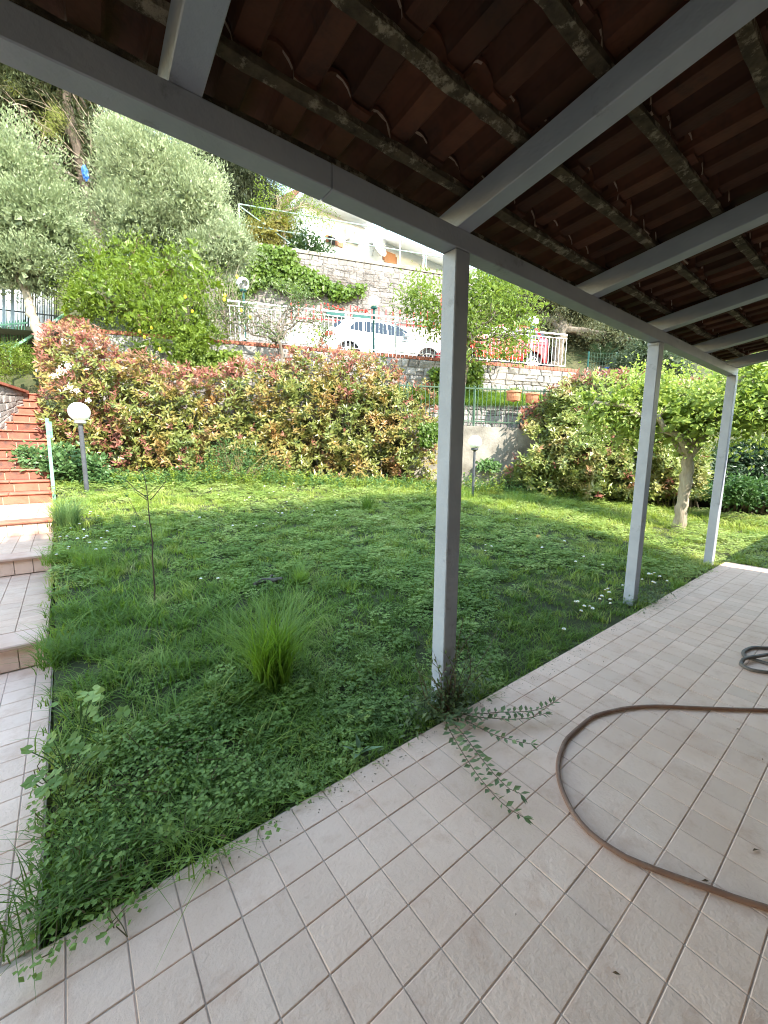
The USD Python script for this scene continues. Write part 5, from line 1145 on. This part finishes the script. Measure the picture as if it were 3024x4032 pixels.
for k in range(17): lf3.part('bar', bar(at(45+k*5.1, 706, 13), at(46+k*5.1, 622, 13), 0.018, 0.018, 0, (1, 0, 0)), PLASTIC)
lf3.part('rail', bar(at(-5, 668, 13), at(135, 684, 13), 0.03, 0.03), PLASTIC)

# building at the right edge
RB = Thing('pale_blue_building', 'pale blue shaded building corner beyond the right end of the porch', 'building', at(1690, 790, 22))
q0, q1 = at(1592, 798, 22), at(1800, 770, 20)
RB.part('wall', hull([*(p+[0, 0, z] for p in (at(1592, 798, 22), at(1850, 798, 20), at(1592, 798, 27), at(1850, 798, 25)) for z in (-0.15, 3.5))]), BLUISH)
RB.part('ledge', bar(at(1588, 808, 21.8), at(1850, 812, 19.8), 0.4, 0.12), GREY)
RB.part('downpipe', tube([at(1602, 800, 21.7), at(1602, 740, 21.7)], 0.10, 8), LAMP_POLE)

# ================================================================== LAWN: grass, clover
rl = np.random.default_rng(501)
protos = [blades(rl, 26, 0.07, 0.080, 0.0062, 1.1), blades(rl, 24, 0.075, 0.10, 0.0066, 1.2), blades(rl, 32, 0.08, 0.055, 0.0056, 0.9), blades(rl, 20, 0.06, 0.14, 0.0070, 1.0), blades(rl, 24, 0.07, 0.09, 0.0052, 1.4)]
def clover(n, rad, h, L):
    P, D, N = [], [], []
    for _ in range(n):
        a, r = rl.uniform(0, 6.28), rad*math.sqrt(rl.random()); c = np.array([r*math.cos(a), r*math.sin(a), h*rl.uniform(0.4, 1.1)]); b = rl.uniform(0, 6.28); up = unit(np.array([0, 0, 1.0])+rl.normal(size=3)*0.3)
        for k in range(3): P.append(c); D.append([math.cos(b+k*2.1), math.sin(b+k*2.1), 0.1]); N.append(up)
    n3 = len(P); return leaves(np.array(P), np.array(D), np.array(N), L*rl.uniform(.7, 1.2, n3), L*0.8, 0.06, 0.1)
cprotos = [clover(30, 0.08, 0.05, 0.015), clover(26, 0.07, 0.075, 0.018), clover(38, 0.10, 0.045, 0.013)]
def lawn_ok(x, y):
    u, w = (x-CAM[0])*RH[0]+(y-CAM[1])*RH[1], (x-CAM[0])*FH[0]+(y-CAM[1])*FH[1]
    wl2 = np.where(u < 2.0, 8.75+(u+6.8)/8.2*2.1+0.4, 11.1)
    wl2 = np.where(u > 4.0, np.interp(u, [4.0, 8.2], [10.7, 9.6]), wl2)
    vis = (np.abs(u) < w*0.97+0.6) & (w > 0.6)
    return vis & (w < wl2) & (((y > 0.765) & (x > -0.815)) | ((x > 6.76) & (y > -1.6)))
def scatter(dens_near, n_try, pw):
    pos = []
    x = rl.uniform(-0.9, 17, n_try); y = rl.uniform(-1.6, 12, n_try); ok = lawn_ok(x, y); x, y = x[ok], y[ok]
    w = np.hypot(x-CAM[0], y-CAM[1]); keep = rl.random(len(x)) < np.minimum(1, (2.2/np.maximum(w, 1.0))**pw); return x[keep], y[keep], w[keep]
x, y, w = scatter(0, 92000, 1.15)
z = lawn_z(x, y); nz = meshkit.fbm(np.stack([x*0.7, y*0.7, 0*x], -1), 3, 77)
far = np.clip((w-2.0)/9, 0, 1)
edge = np.exp(-np.maximum(x+0.82, 0)/0.35)*(y < 7)
sc = (0.42+0.62*nz)*(1+0.22*(w < 4))*(0.85+0.9*far)*(1+0.1*edge)*rl.uniform(0.7, 1.25, len(x)); idx = rl.integers(0, 5, len(x)); idx = np.where((rl.random(len(x)) < 0.2*edge) | ((nz > 0.62) & (rl.random(len(x)) < 0.4)), 3, idx)
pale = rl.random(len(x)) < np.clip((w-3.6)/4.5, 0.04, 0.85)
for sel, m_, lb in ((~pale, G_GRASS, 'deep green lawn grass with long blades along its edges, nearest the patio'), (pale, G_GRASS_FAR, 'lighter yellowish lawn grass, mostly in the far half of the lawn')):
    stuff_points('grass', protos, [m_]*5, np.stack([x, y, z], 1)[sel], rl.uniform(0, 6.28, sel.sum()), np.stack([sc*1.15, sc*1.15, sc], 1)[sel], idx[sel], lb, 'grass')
print('grass', len(x))
x, y, w = scatter(0, 60000, 1.15); cn = meshkit.fbm(np.stack([x*0.9, y*0.9, 0*x+4], -1), 3, 31); k = cn+rl.normal(size=len(x))*0.08 > np.where(w < 4.2, 0.57, np.where(w < 6, 0.50, 0.40)); x, y, w = x[k], y[k], w[k]
far = np.clip((w-2.0)/9, 0, 1); sc = (0.9+0.8*far)*rl.uniform(0.7, 1.3, len(x))
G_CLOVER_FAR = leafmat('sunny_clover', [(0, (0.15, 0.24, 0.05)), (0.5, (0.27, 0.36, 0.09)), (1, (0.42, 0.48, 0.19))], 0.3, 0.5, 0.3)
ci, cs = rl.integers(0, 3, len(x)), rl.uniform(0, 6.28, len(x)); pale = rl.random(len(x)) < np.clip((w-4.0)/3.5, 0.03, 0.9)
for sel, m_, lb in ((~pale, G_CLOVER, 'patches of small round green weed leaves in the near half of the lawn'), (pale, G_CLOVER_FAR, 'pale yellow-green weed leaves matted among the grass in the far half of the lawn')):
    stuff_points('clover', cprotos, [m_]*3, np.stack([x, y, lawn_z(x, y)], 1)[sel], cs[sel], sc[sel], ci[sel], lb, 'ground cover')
print('clover', len(x))
# grass growing over the terrace
n = 2600; U, V = rl.random(n), rl.random(n); tp_ = terr(U[:, None], V[:, None])[:, 0]
stuff_points('terrace_grass', protos[:3], [G_GRASS]*3, tp_, rl.uniform(0, 6.28, n), rl.uniform(1.3, 2.4, n), rl.integers(0, 3, n), 'bright grass on the strip between the two stone walls', 'grass')

G_TUFT = leafmat('tussock_blades', [(0, (0.10, 0.19, 0.025)), (0.6, (0.18, 0.29, 0.045)), (1, (0.28, 0.36, 0.08))], 0.4, 0.45, 0.4)
# tall grass tussocks
def tussock(px, py, h, n, lab, m, seed, rad=0.06, w=0.005, lean=0.9, z=None):
    rng = np.random.default_rng(seed); c = on_lawn(px, py) if z is None else on_z(px, py, z); t = Thing('grass_tussock', lab, 'grass clump', c); t.part('blades', blades(rng, n, rad, h, w, lean, 5), m, local=True, kind='stuff'); return t
tussock(588, 1475, 0.64, 430, 'tall bright grass tussock on the lawn, nearest the patio', G_TUFT, 601, 0.11, 0.0095, 0.68)
tussock(650, 1262, 0.32, 130, 'small thin grass tussock further up the lawn behind the tall one', G_GRASS, 602, 0.07, 0.005)
tussock(793, 1103, 0.45, 150, 'dark grass tussock at the edge of the sunlit lawn, left of the first post', G_GRASS, 603, 0.09, 0.007, 0.6)
tussock(148, 1140, 0.55, 420, 'pale blue-green fountain of grass beside the path steps', G_GRASS_PALE, 604, 0.12, 0.007, 0.9)
tussock(205, 1225, 0.34, 240, 'loose grass clump among daisies beside the path', G_GRASS, 605, 0.16, 0.006)
tussock(126, 1215, 0.26, 160, 'long grass hanging over the second path step', G_GRASS, 606, 0.13, 0.006, 1.2)
tussock(126, 1420, 0.26, 200, 'long bright grass at the corner of the first path step', G_GRASS, 607, 0.13, 0.006, 1.2)
tussock(1000, 1075, 0.42, 200, 'long grass round the foot of the lamp by the grey wall', G_GRASS, 608, 0.25, 0.007)
tussock(1120, 1085, 0.40, 300, 'long sunlit grass in front of the right hedge', G_GRASS, 609, 0.4, 0.007)

# mallow and vine leaves along the left edge of the lawn
def round_leaf(rng, c, r, nrm):
    s = unit(np.cross(nrm, rng.normal(size=3))); u = np.cross(nrm, s); K = 10; v = [c]; 
    for k in range(K+1):
        a = 0.45+(2*np.pi-0.9)*k/K; rr_ = r*(0.86+0.14*math.cos(5*a)); v.append(c+s*rr_*math.cos(a)+u*rr_*math.sin(a)+nrm*r*(0.12+0.10*math.cos(5*a)))
    return np.array(v), np.array([[0, k+1, k+2] for k in range(K)])
rm = np.random.default_rng(701)
for i, (px, py, n, h, r, lab) in enumerate(((175, 1590, 9, 0.22, 0.036, 'mallow weed with lobed round leaves at the lawn edge, furthest of its row'), (150, 1690, 12, 0.24, 0.036, 'mallow weed with large pale round leaves, in the middle of its row'), (140, 1760, 10, 0.2, 0.032, 'mallow weed with round leaves leaning over the path tiles, nearest of its row'))):
    c = on_lawn(px, py); t = Thing('mallow_plant', lab, 'weed', c)
    for k in range(n):
        e = c+np.r_[rm.normal(size=2)*0.10, h*rm.uniform(0.55, 1.1)]; e[0] = max(e[0], -0.86)
        t.part('stem', tube(spline(np.array([c, (c+e)/2+[0, 0, .03], e]), 4), 0.0022, 4), GREEN_STEM)
        t.part('leaf', round_leaf(rm, e, r*rm.uniform(.7, 1.15), unit(np.array([-.25, -.3, 1.0])+rm.normal(size=3)*0.3)), G_CLOVER)
# creeping vine mass at the near corner of the lawn
n = 1700; P = []
while len(P) < n:
    x_, y_ = rm.uniform(-0.865, -0.05), rm.uniform(0.62, 1.5)
    if x_ < -0.05-1.2*max(0, y_-0.62)*0 and (y_ < 0.78 and x_ > -0.55 and rm.random() < 0.75): continue
    P.append([x_, y_, max(lawn_z(x_, y_), 0)+0.03+0.17*rm.random()*(1-abs(x_+0.6)/1.0)*(0.4 if y_ < 0.75 or x_ < -0.85 else 1)])
P = np.array(P); vt = Thing('creeping_weed', 'dense creeping weed with small heart leaves on the near corner of the lawn', 'weed', P.mean(0)*[1, 1, 0])
vt.part('leaves', leaves(P, rdir(rm, n)*[1, 1, .4]+[0, -.3, 0], rdir(rm, n)*0.45+[0, 0, 1], rm.uniform(.014, .027, n), rm.uniform(.012, .022, n), 0.08), G_CLOVER, kind='stuff')
vt.part('stems', join([tube(spline(np.array([[np.clip(p[0]+rm.normal()*.1, -.78, 0), max(p[1]+abs(rm.normal())*.12, .79), 0.02], p-[0, 0, .02]-(rm.normal(size=3)*.02), p]), 5), 0.0018, 4) for p in P[:70]]), STEM, kind='stuff')
tussock(60, 2000, 0.26, 70, 'sparse long grass blades reaching over the tiles at the lawn corner', G_GRASS, 611, 0.10, 0.006, 1.6, 0.0)
tussock(210, 1880, 0.24, 120, 'long arching grass blades at the patio edge near the lawn corner', G_GRASS, 612, 0.14, 0.006, 1.5, 0.0)
tussock(430, 1840, 0.2, 90, 'arching grass blades hanging over the patio edge, left half', G_GRASS, 613, 0.12, 0.005, 1.6, 0.0)
# grey-green rosette at the patio edge
c = on_lawn(778, 1640); c[2] = 0.0; t = Thing('broadleaf_weed', 'bluish broad-leaved weed at the patio edge left of the first post', 'weed', c)
for (px, py) in ((738, 1612), (768, 1583), (800, 1612), (830, 1612), (765, 1640)):
    e = on_z(px, py, 0.07); d = e-c; t.part('leaf', leaves(c[None], d[None]+[0, 0, .02], np.array([[0, 0, 1.0]]), np.linalg.norm(d), 0.028, 0.1, 0.1), leafmat('blue_green_leaf', [(0, (0.12, 0.2, 0.11)), (1, (0.16, 0.24, 0.14))], 0.2))
# weeds at the first post: upright stems and runners over the tiles
def leafy_stem(t, pts, nl, L, W, rng, m, taper=True, flat=False):
    n = 16; P = spline(np.array(pts), n); t.part('stem', tube(P, np.linspace(0.0032, 0.0014, n), 5), mat('reddish_stem', (0.09, 0.05, 0.035), (0.13, 0.09, 0.05), 20, 0.7))
    for k in range(nl):
        q = 0.12+0.88*k/nl; i = min(int(q*(n-1)), n-2); b = P[i]+(P[i+1]-P[i])*(q*(n-1)-i); d = unit(P[i+1]-P[i]); s = unit(np.cross(d, [0, 0, 1.0])); sg2 = 1 if k % 2 else -1
        D = s*sg2*rng.uniform(.5, 1)+d*rng.uniform(.2, .7)+np.array([0, 0, rng.uniform(0.0, .7)]); sc_ = (1.0-0.35*q)*rng.uniform(.75, 1.15)
        t.part('leaf', leaves(b[None], D[None], np.array([[0, 0, 1.0]])+rng.normal(size=(1, 3))*.3, L*sc_, W*sc_, .1, .12), m)
    k = 5; D = unit(P[-1]-P[-2])+rdir(rng, k)*0.7; 
    for j in range(k): t.part('leaf', leaves(P[-1][None], D[j][None], np.array([[0, 0, 1.0]]), L*.75, W*.5, .1, .05), m)
rwd = np.random.default_rng(801); g3 = lambda px, py, z: on_z(px, py, z)
wb = np.array([1.03, 0.80, 0.0]); wd = Thing('runner_weed', 'leafy weed at the foot of the first post with runners trailing over the tiles', 'weed', wb)
z5 = lambda X, Y: ((1500+X*.5425)/KK, (2500+Y*.5425)/KK)
for pts, nl in (([(540, 555, .04), (900, 560, .05), (1120, 545, .06), (1250, 490, .08)], 20), ([(560, 560, .03), (860, 608, .04), (1050, 605, .05), (1190, 570, .06)], 16), ([(540, 580, .04), (700, 665, .03), (800, 715, .04), (960, 765, .05), (1085, 790, .05)], 15),
                ([(500, 600, .05), (620, 750, .05), (740, 910, .06), (850, 1040, .06), (930, 1115, .06), (1010, 1150, .07)], 22), ([(470, 620, .05), (560, 800, .05), (660, 960, .05), (760, 1090, .06), (900, 1240, .06), (1030, 1320, .07)], 22)):
    leafy_stem(wd, [wb]+[g3(*z5(a, b), c) for a, b, c in pts], int(nl*1.75), 0.058, 0.030, rwd, G_RUNNER)
for i in range(22):
    e = wb+np.array([rwd.normal()*0.17, rwd.uniform(-.05, .16), rwd.uniform(.15, .36)]); leafy_stem(wd, [wb+np.r_[rwd.normal(size=2)*.04, 0], (wb+e)/2+rwd.normal(size=3)*.03, e], 10, 0.046, 0.024, rwd, G_RUNNER)
for e in ((1.17, 0.83, 0.50), (1.21, 0.80, 0.42)): leafy_stem(wd, [wb, wb+[0.05, 0.02, .2], np.array(e)], 10, 0.048, 0.026, rwd, G_RUNNER)
n = 520; P = wb+rwd.normal(size=(n, 3))*[.15, .055, .05]+[0, 0.03, .06]; P[:, 2] = np.abs(P[:, 2])
wd.part('leaves', leaves(P, rdir(rwd, n)+[0, -.2, .2], rdir(rwd, n)*.5+[0, 0, 1], rwd.uniform(.025, .048, n), rwd.uniform(.013, .024, n), .1), G_RUNNER, kind='stuff')
wb2 = np.array([4.0, 0.77, 0.0]); wd2 = Thing('small_weed', 'low browning weed spreading from the foot of the second post', 'weed', wb2)
n = 260; P = wb2+rwd.normal(size=(n, 3))*[.16, .06, .05]+[0, 0, .05]; P[:, 2] = np.abs(P[:, 2]); wd2.part('leaves', leaves(P, rdir(rwd, n)+[0, -.2, .2], rdir(rwd, n)*.5+[0, 0, 1], rwd.uniform(.02, .045, n), rwd.uniform(.01, .018, n), .1), G_RUNNER, kind='stuff')

# sapling and stick
rsp = np.random.default_rng(811); sb_ = on_lawn(336, 1306); wsb = to_uw(sb_)[1]; A4 = lambda X, Y: at(X*.3969, (1100+Y*.7235)/KK, wsb)
sp_ = Thing('sapling', 'thin leafless sapling with two forked shoots in the middle left of the lawn', 'sapling', sb_)
sp_.part('trunk', tube(spline(np.array([sb_-[0, 0, .03], A4(838, 1650), A4(830, 1500), A4(815, 1300), A4(803, 1190), A4(788, 1090), A4(770, 1020)]), 22)+rsp.normal(size=(22, 3))*.003, np.linspace(.008, .0022, 22), 6), mat('dark_twig', (.06, .04, .03), (.11, .08, .05), 12, .8))
for pts in ([(805, 1195), (760, 1160), (690, 1100), (622, 1045)], [(812, 1200), (840, 1175), (870, 1140), (915, 1060)], [(805, 1200), (770, 1180), (730, 1150)]):
    sp_.part('shoot', tube(spline(np.array([A4(*p) for p in pts]), 9)+rsp.normal(size=(9, 3))*.003, np.linspace(.0042, .0016, 9), 5), mat('dark_twig', (.06, .04, .03)))
for (X, Y) in ((690, 1185), (805, 1180), (770, 1020), (915, 1060), (622, 1045), (680, 1090), (835, 1640)):
    for j in range(4): sp_.part('leaf', leaves(A4(X, Y)[None], rdir(rsp, 1)+[0, 0, .4], rdir(rsp, 1), .03, .012), G_WEED)
s2 = on_lawn(300, 1120); st_ = Thing('stick', 'short thin stick with a leafy tip standing left of the sapling', 'stick', s2); w2_ = to_uw(s2)[1]
st_.part('stem', tube(spline(np.array([s2, at(285, 1090, w2_), at(274, 1070, w2_)]), 6), [.005, .004, .004, .003, .003, .002], 5), mat('dark_twig', (.06, .04, .03)))
for j in range(6): st_.part('leaf', leaves(at(274, 1072-j, w2_)[None], rdir(rsp, 1)+[0, 0, .5], rdir(rsp, 1), .05, .014), G_WEED)

# daisies: one of each size, then copies
def daisy(name, lab, base, h, r, grp):
    t = Thing(name, lab, 'flower', base, grp); t.part('stem', tube([[0, 0, 0], [0.005, 0, h*.5], [0, 0, h]], 0.0014, 4), STEM, local=True)
    K = 11; a = np.arange(K)*2*np.pi/K; a = np.r_[a, a+.3]; K = 22; P = np.tile([0, 0, h], (K, 1)); D = np.stack([np.cos(a), np.sin(a), np.repeat([.35, 1.1], 11)], 1)
    t.part('petals', leaves(P, D, np.tile([0, 0, 1.0], (K, 1)), r, r*.62, .02, .05), PETAL, local=True); t.part('disc', ball((0, 0, h+.002), (r*.38, r*.38, r*.22), 1), YELLOW, local=True); return t
rdz = np.random.default_rng(821); Z4 = lambda X, Y: (X*.3969, (1100+Y*.7235)/KK); Z5 = lambda X, Y: ((1512+.9114*X)/KK, (2000+.9114*Y)/KK); Z6 = lambda X, Y: ((800+X*.663)/KK, (1300+Y*.663)/KK)
sets = [('daisies beside the path steps', 'white daisy in the cluster beside the left path steps', [Z4(*q) for q in ((370, 1392), (388, 1452), (375, 1466), (318, 1505), (344, 1424), (466, 1398), (474, 1416), (428, 1432), (495, 1449), (530, 1487), (548, 1504), (554, 1403), (578, 1375), (588, 1434), (587, 1463), (392, 1355), (455, 1356), (541, 1286), (504, 1282), (486, 1257), (567, 1473), (430, 1330))]),
        ('daisies around the second post', 'white daisy in the cluster at the foot of the second post', [Z5(*q) for q in ((816, 399), (846, 398), (852, 421), (830, 434), (890, 444), (893, 415), (932, 385), (932, 397), (948, 346), (978, 362), (970, 377), (985, 398), (975, 388), (1027, 328), (1043, 347), (1098, 293), (1121, 300), (1138, 278), (1152, 325), (1170, 313), (1167, 282), (1213, 316), (1185, 300), (1140, 290))]),
        ('daisies in the sunlit far lawn', 'white daisy in the sunlit grass near the hedge', [Z6(*q) for q in ((50, 953), (106, 987), (130, 920), (172, 917), (275, 1000), (242, 1012), (273, 991), (366, 937), (390, 968), (402, 943), (420, 968), (487, 942), (535, 910), (597, 943), (560, 948), (780, 960), (500, 1018), (540, 978), (270, 1005), (484, 950))]),
        ('daisies in the shaded lawn', 'white daisy scattered in the shaded part of the lawn', [Z6(*q) for q in ((437, 1074), (445, 1085), (463, 1088), (480, 1050), (620, 1062), (655, 1077), (648, 1101), (796, 1072), (782, 1098), (172, 1158), (317, 1161), (360, 1147), (500, 1083), (577, 1050))]+[Z4(*q) for q in ((736, 1340), (716, 1350), (805, 1330), (1048, 1292), (1087, 1300), (1099, 1617), (1203, 1637))]+[Z5(*q) for q in ((437, 162), (450, 170), (437, 186), (689, 176), (777, 146), (872, 219), (824, 238), (941, 246), (764, 522), (455, 11), (575, 57))])]
first = None
for gname, lab, pts in sets:
    for (px, py) in pts:
        far_ = on_lawn(px, py); wv = to_uw(far_)[1]; h = 0.12*rdz.uniform(.8, 1.2); g_ = on_lawn(px, py+h*877/wv*0.95); sc_ = rdz.uniform(.85, 1.25)
        if first is None: first = daisy('daisy', lab, g_, 0.11, 0.018, gname)
        else: copy_of(first.path, 'daisy', lab, 'flower', g_, rdz.uniform(0, 6.28), sc_, gname, rdz.uniform(-18, 18))
od = on_lawn(1163, 1166); t = Thing('orange_fruit', 'fallen orange fruit lying in the shaded grass', 'fruit', od); t.part('peel', ball(od+[0, 0, .05], (.04, .035, .03), 2), mat('orange_peel', (.6, .28, .05), (.65, .35, .08), 20, .5), smooth=True)
hs_ = on_lawn(580, 1268); t = Thing('broken_branch', 'short broken dark branch lying in the grass behind the tall tussock', 'branch', hs_)
t.part('wood', tube(hs_+np.array([[-.14, 0, .05], [-.05, .02, .07], [.05, -.01, .06], [.15, .03, .05]]), [.02, .026, .024, .016], 7), mat('rotten_wood', (.07, .06, .05), (.14, .12, .1), 20, .9)); t.part('twig', tube(hs_+np.array([[0, 0, .07], [.06, .07, .09], [.12, .10, .06]]), .009, 5), mat('rotten_wood', (.07, .06, .05)))

# ================================================================== HOSE AND LITTER ON THE TILES
hp = [(1720, 1536), (1659, 1534), (1580, 1532), (1500, 1529), (1400, 1526), (1330, 1534), (1270, 1555), (1230, 1590), (1208, 1635), (1207, 1680), (1222, 1725), (1250, 1772), (1290, 1812), (1345, 1848), (1400, 1872), (1470, 1898), (1540, 1922), (1600, 1944), (1659, 1962), (1730, 1985)]
hz = 0.011; hw = [on_z(x, y, hz) for x, y in hp]; hw = [hw[0]+np.array([2.6, -1.5, 0]), hw[0]+np.array([1.2, -0.6, 0])]+hw+[hw[-1]+np.array([.5, -.45, 0]), hw[-1]+np.array([1.3, -1.4, 0])]; H_ = spline(np.array(hw), 170)
t = Thing('garden_hose', 'brown rubber hose lying in a long loop across the patio', 'hose', on_z(1207, 1680, 0)); t.part('tube', tube(H_, 0.0105, 10), HOSE, smooth=True)
lp = [(1720, 1395), (1659, 1400), (1625, 1399), (1606, 1408), (1612, 1420), (1640, 1428), (1680, 1440), (1690, 1452), (1655, 1452), (1620, 1446), (1600, 1434), (1606, 1424), (1640, 1417), (1720, 1408)]
zz = [hz]*len(lp); zz[11:] = [hz+.02]*3; hw = [on_z(x, y, z_) for (x, y), z_ in zip(lp, zz)]; hw = [hw[0]+np.array([.9, -1.6, 0]), hw[0]+np.array([.5, -.6, 0])]+hw+[hw[-1]+np.array([.35, -.5, 0]), hw[-1]+np.array([.5, -1.5, 0])]; P = spline(np.array(hw), 150)
t = Thing('garden_hose', 'dark grey hose coil at the right edge of the patio', 'hose', on_z(1640, 1430, 0)); t.part('tube', tube(P, 0.0125, 10), HOSE_DARK, smooth=True)
rlt = np.random.default_rng(831)
Z7 = lambda X, Y: ((1512+.9114*X)/KK, (3000+.9114*Y)/KK)
for i, (px, py, L_, lab) in enumerate((Z5(945, 660)+(.03, 'dry brown leaf on the tiles midway along the patio edge'), Z5(880, 677)+(.02, 'tiny dark leaf scrap beside the dry leaf near the patio edge'), Z5(1538, 957)+(.028, 'dark curled leaf on the tiles inside the hose loop'), Z5(762, 934)+(.018, 'dark leaf scrap between the runner weed and the hose'), Z5(172, 975)+(.05, 'dry brown leaf at the patio edge left of the runner weed'), Z5(365, 938)+(.04, 'dark dead leaf under the runner weed'), Z7(1592, 385)+(.045, 'curled dry twig on the tiles near the right edge'), Z7(1405, 515)+(.035, 'dry leaf curl resting against the near hose'), Z7(985, 908)+(.03, 'small dry twig on the near tiles'), Z7(568, 665)+(.014, 'dark seed speck on the near tiles'), Z7(938, 330)+(.02, 'pale crumb beside the hose bend'), Z5(1222, 424)+(.03, 'dark leaf on the tiles by the second post'), Z5(1632, 1080)+(.025, 'curled leaf at the right edge of the patio'))):
    c = on_z(px, py, 0.004); a = rlt.uniform(0, 6.28); t = Thing('dry_leaf', lab, 'litter', c); t.part('blade', leaves(c[None], np.array([[math.cos(a), math.sin(a), .25]]), np.array([[rlt.normal()*.4, rlt.normal()*.4, 1.0]]), L_*.75, L_*.26, .25, .3), DRYLEAF if 'pale' not in lab else GREY)

n = 700; cx, cy = rlt.uniform(-.4, 6.5, n), .742-np.abs(rlt.normal(size=n))*.06; ms = []
for a, b in zip(cx, cy):
    r = rlt.uniform(.0008, .0026); v, f = BOXF, None; q = np.array([[i, j, k] for i in (-1, 1) for j in (-1, 1) for k in (0, 1)])*r*rlt.uniform(.5, 1.2, (8, 3))+[a, b, 0.0012]; ms.append((q, BOXF))
single('soil_crumbs', join(ms), EARTH, 'dark soil crumbs scattered on the tiles along the edge of the lawn', 'soil', kind='stuff')
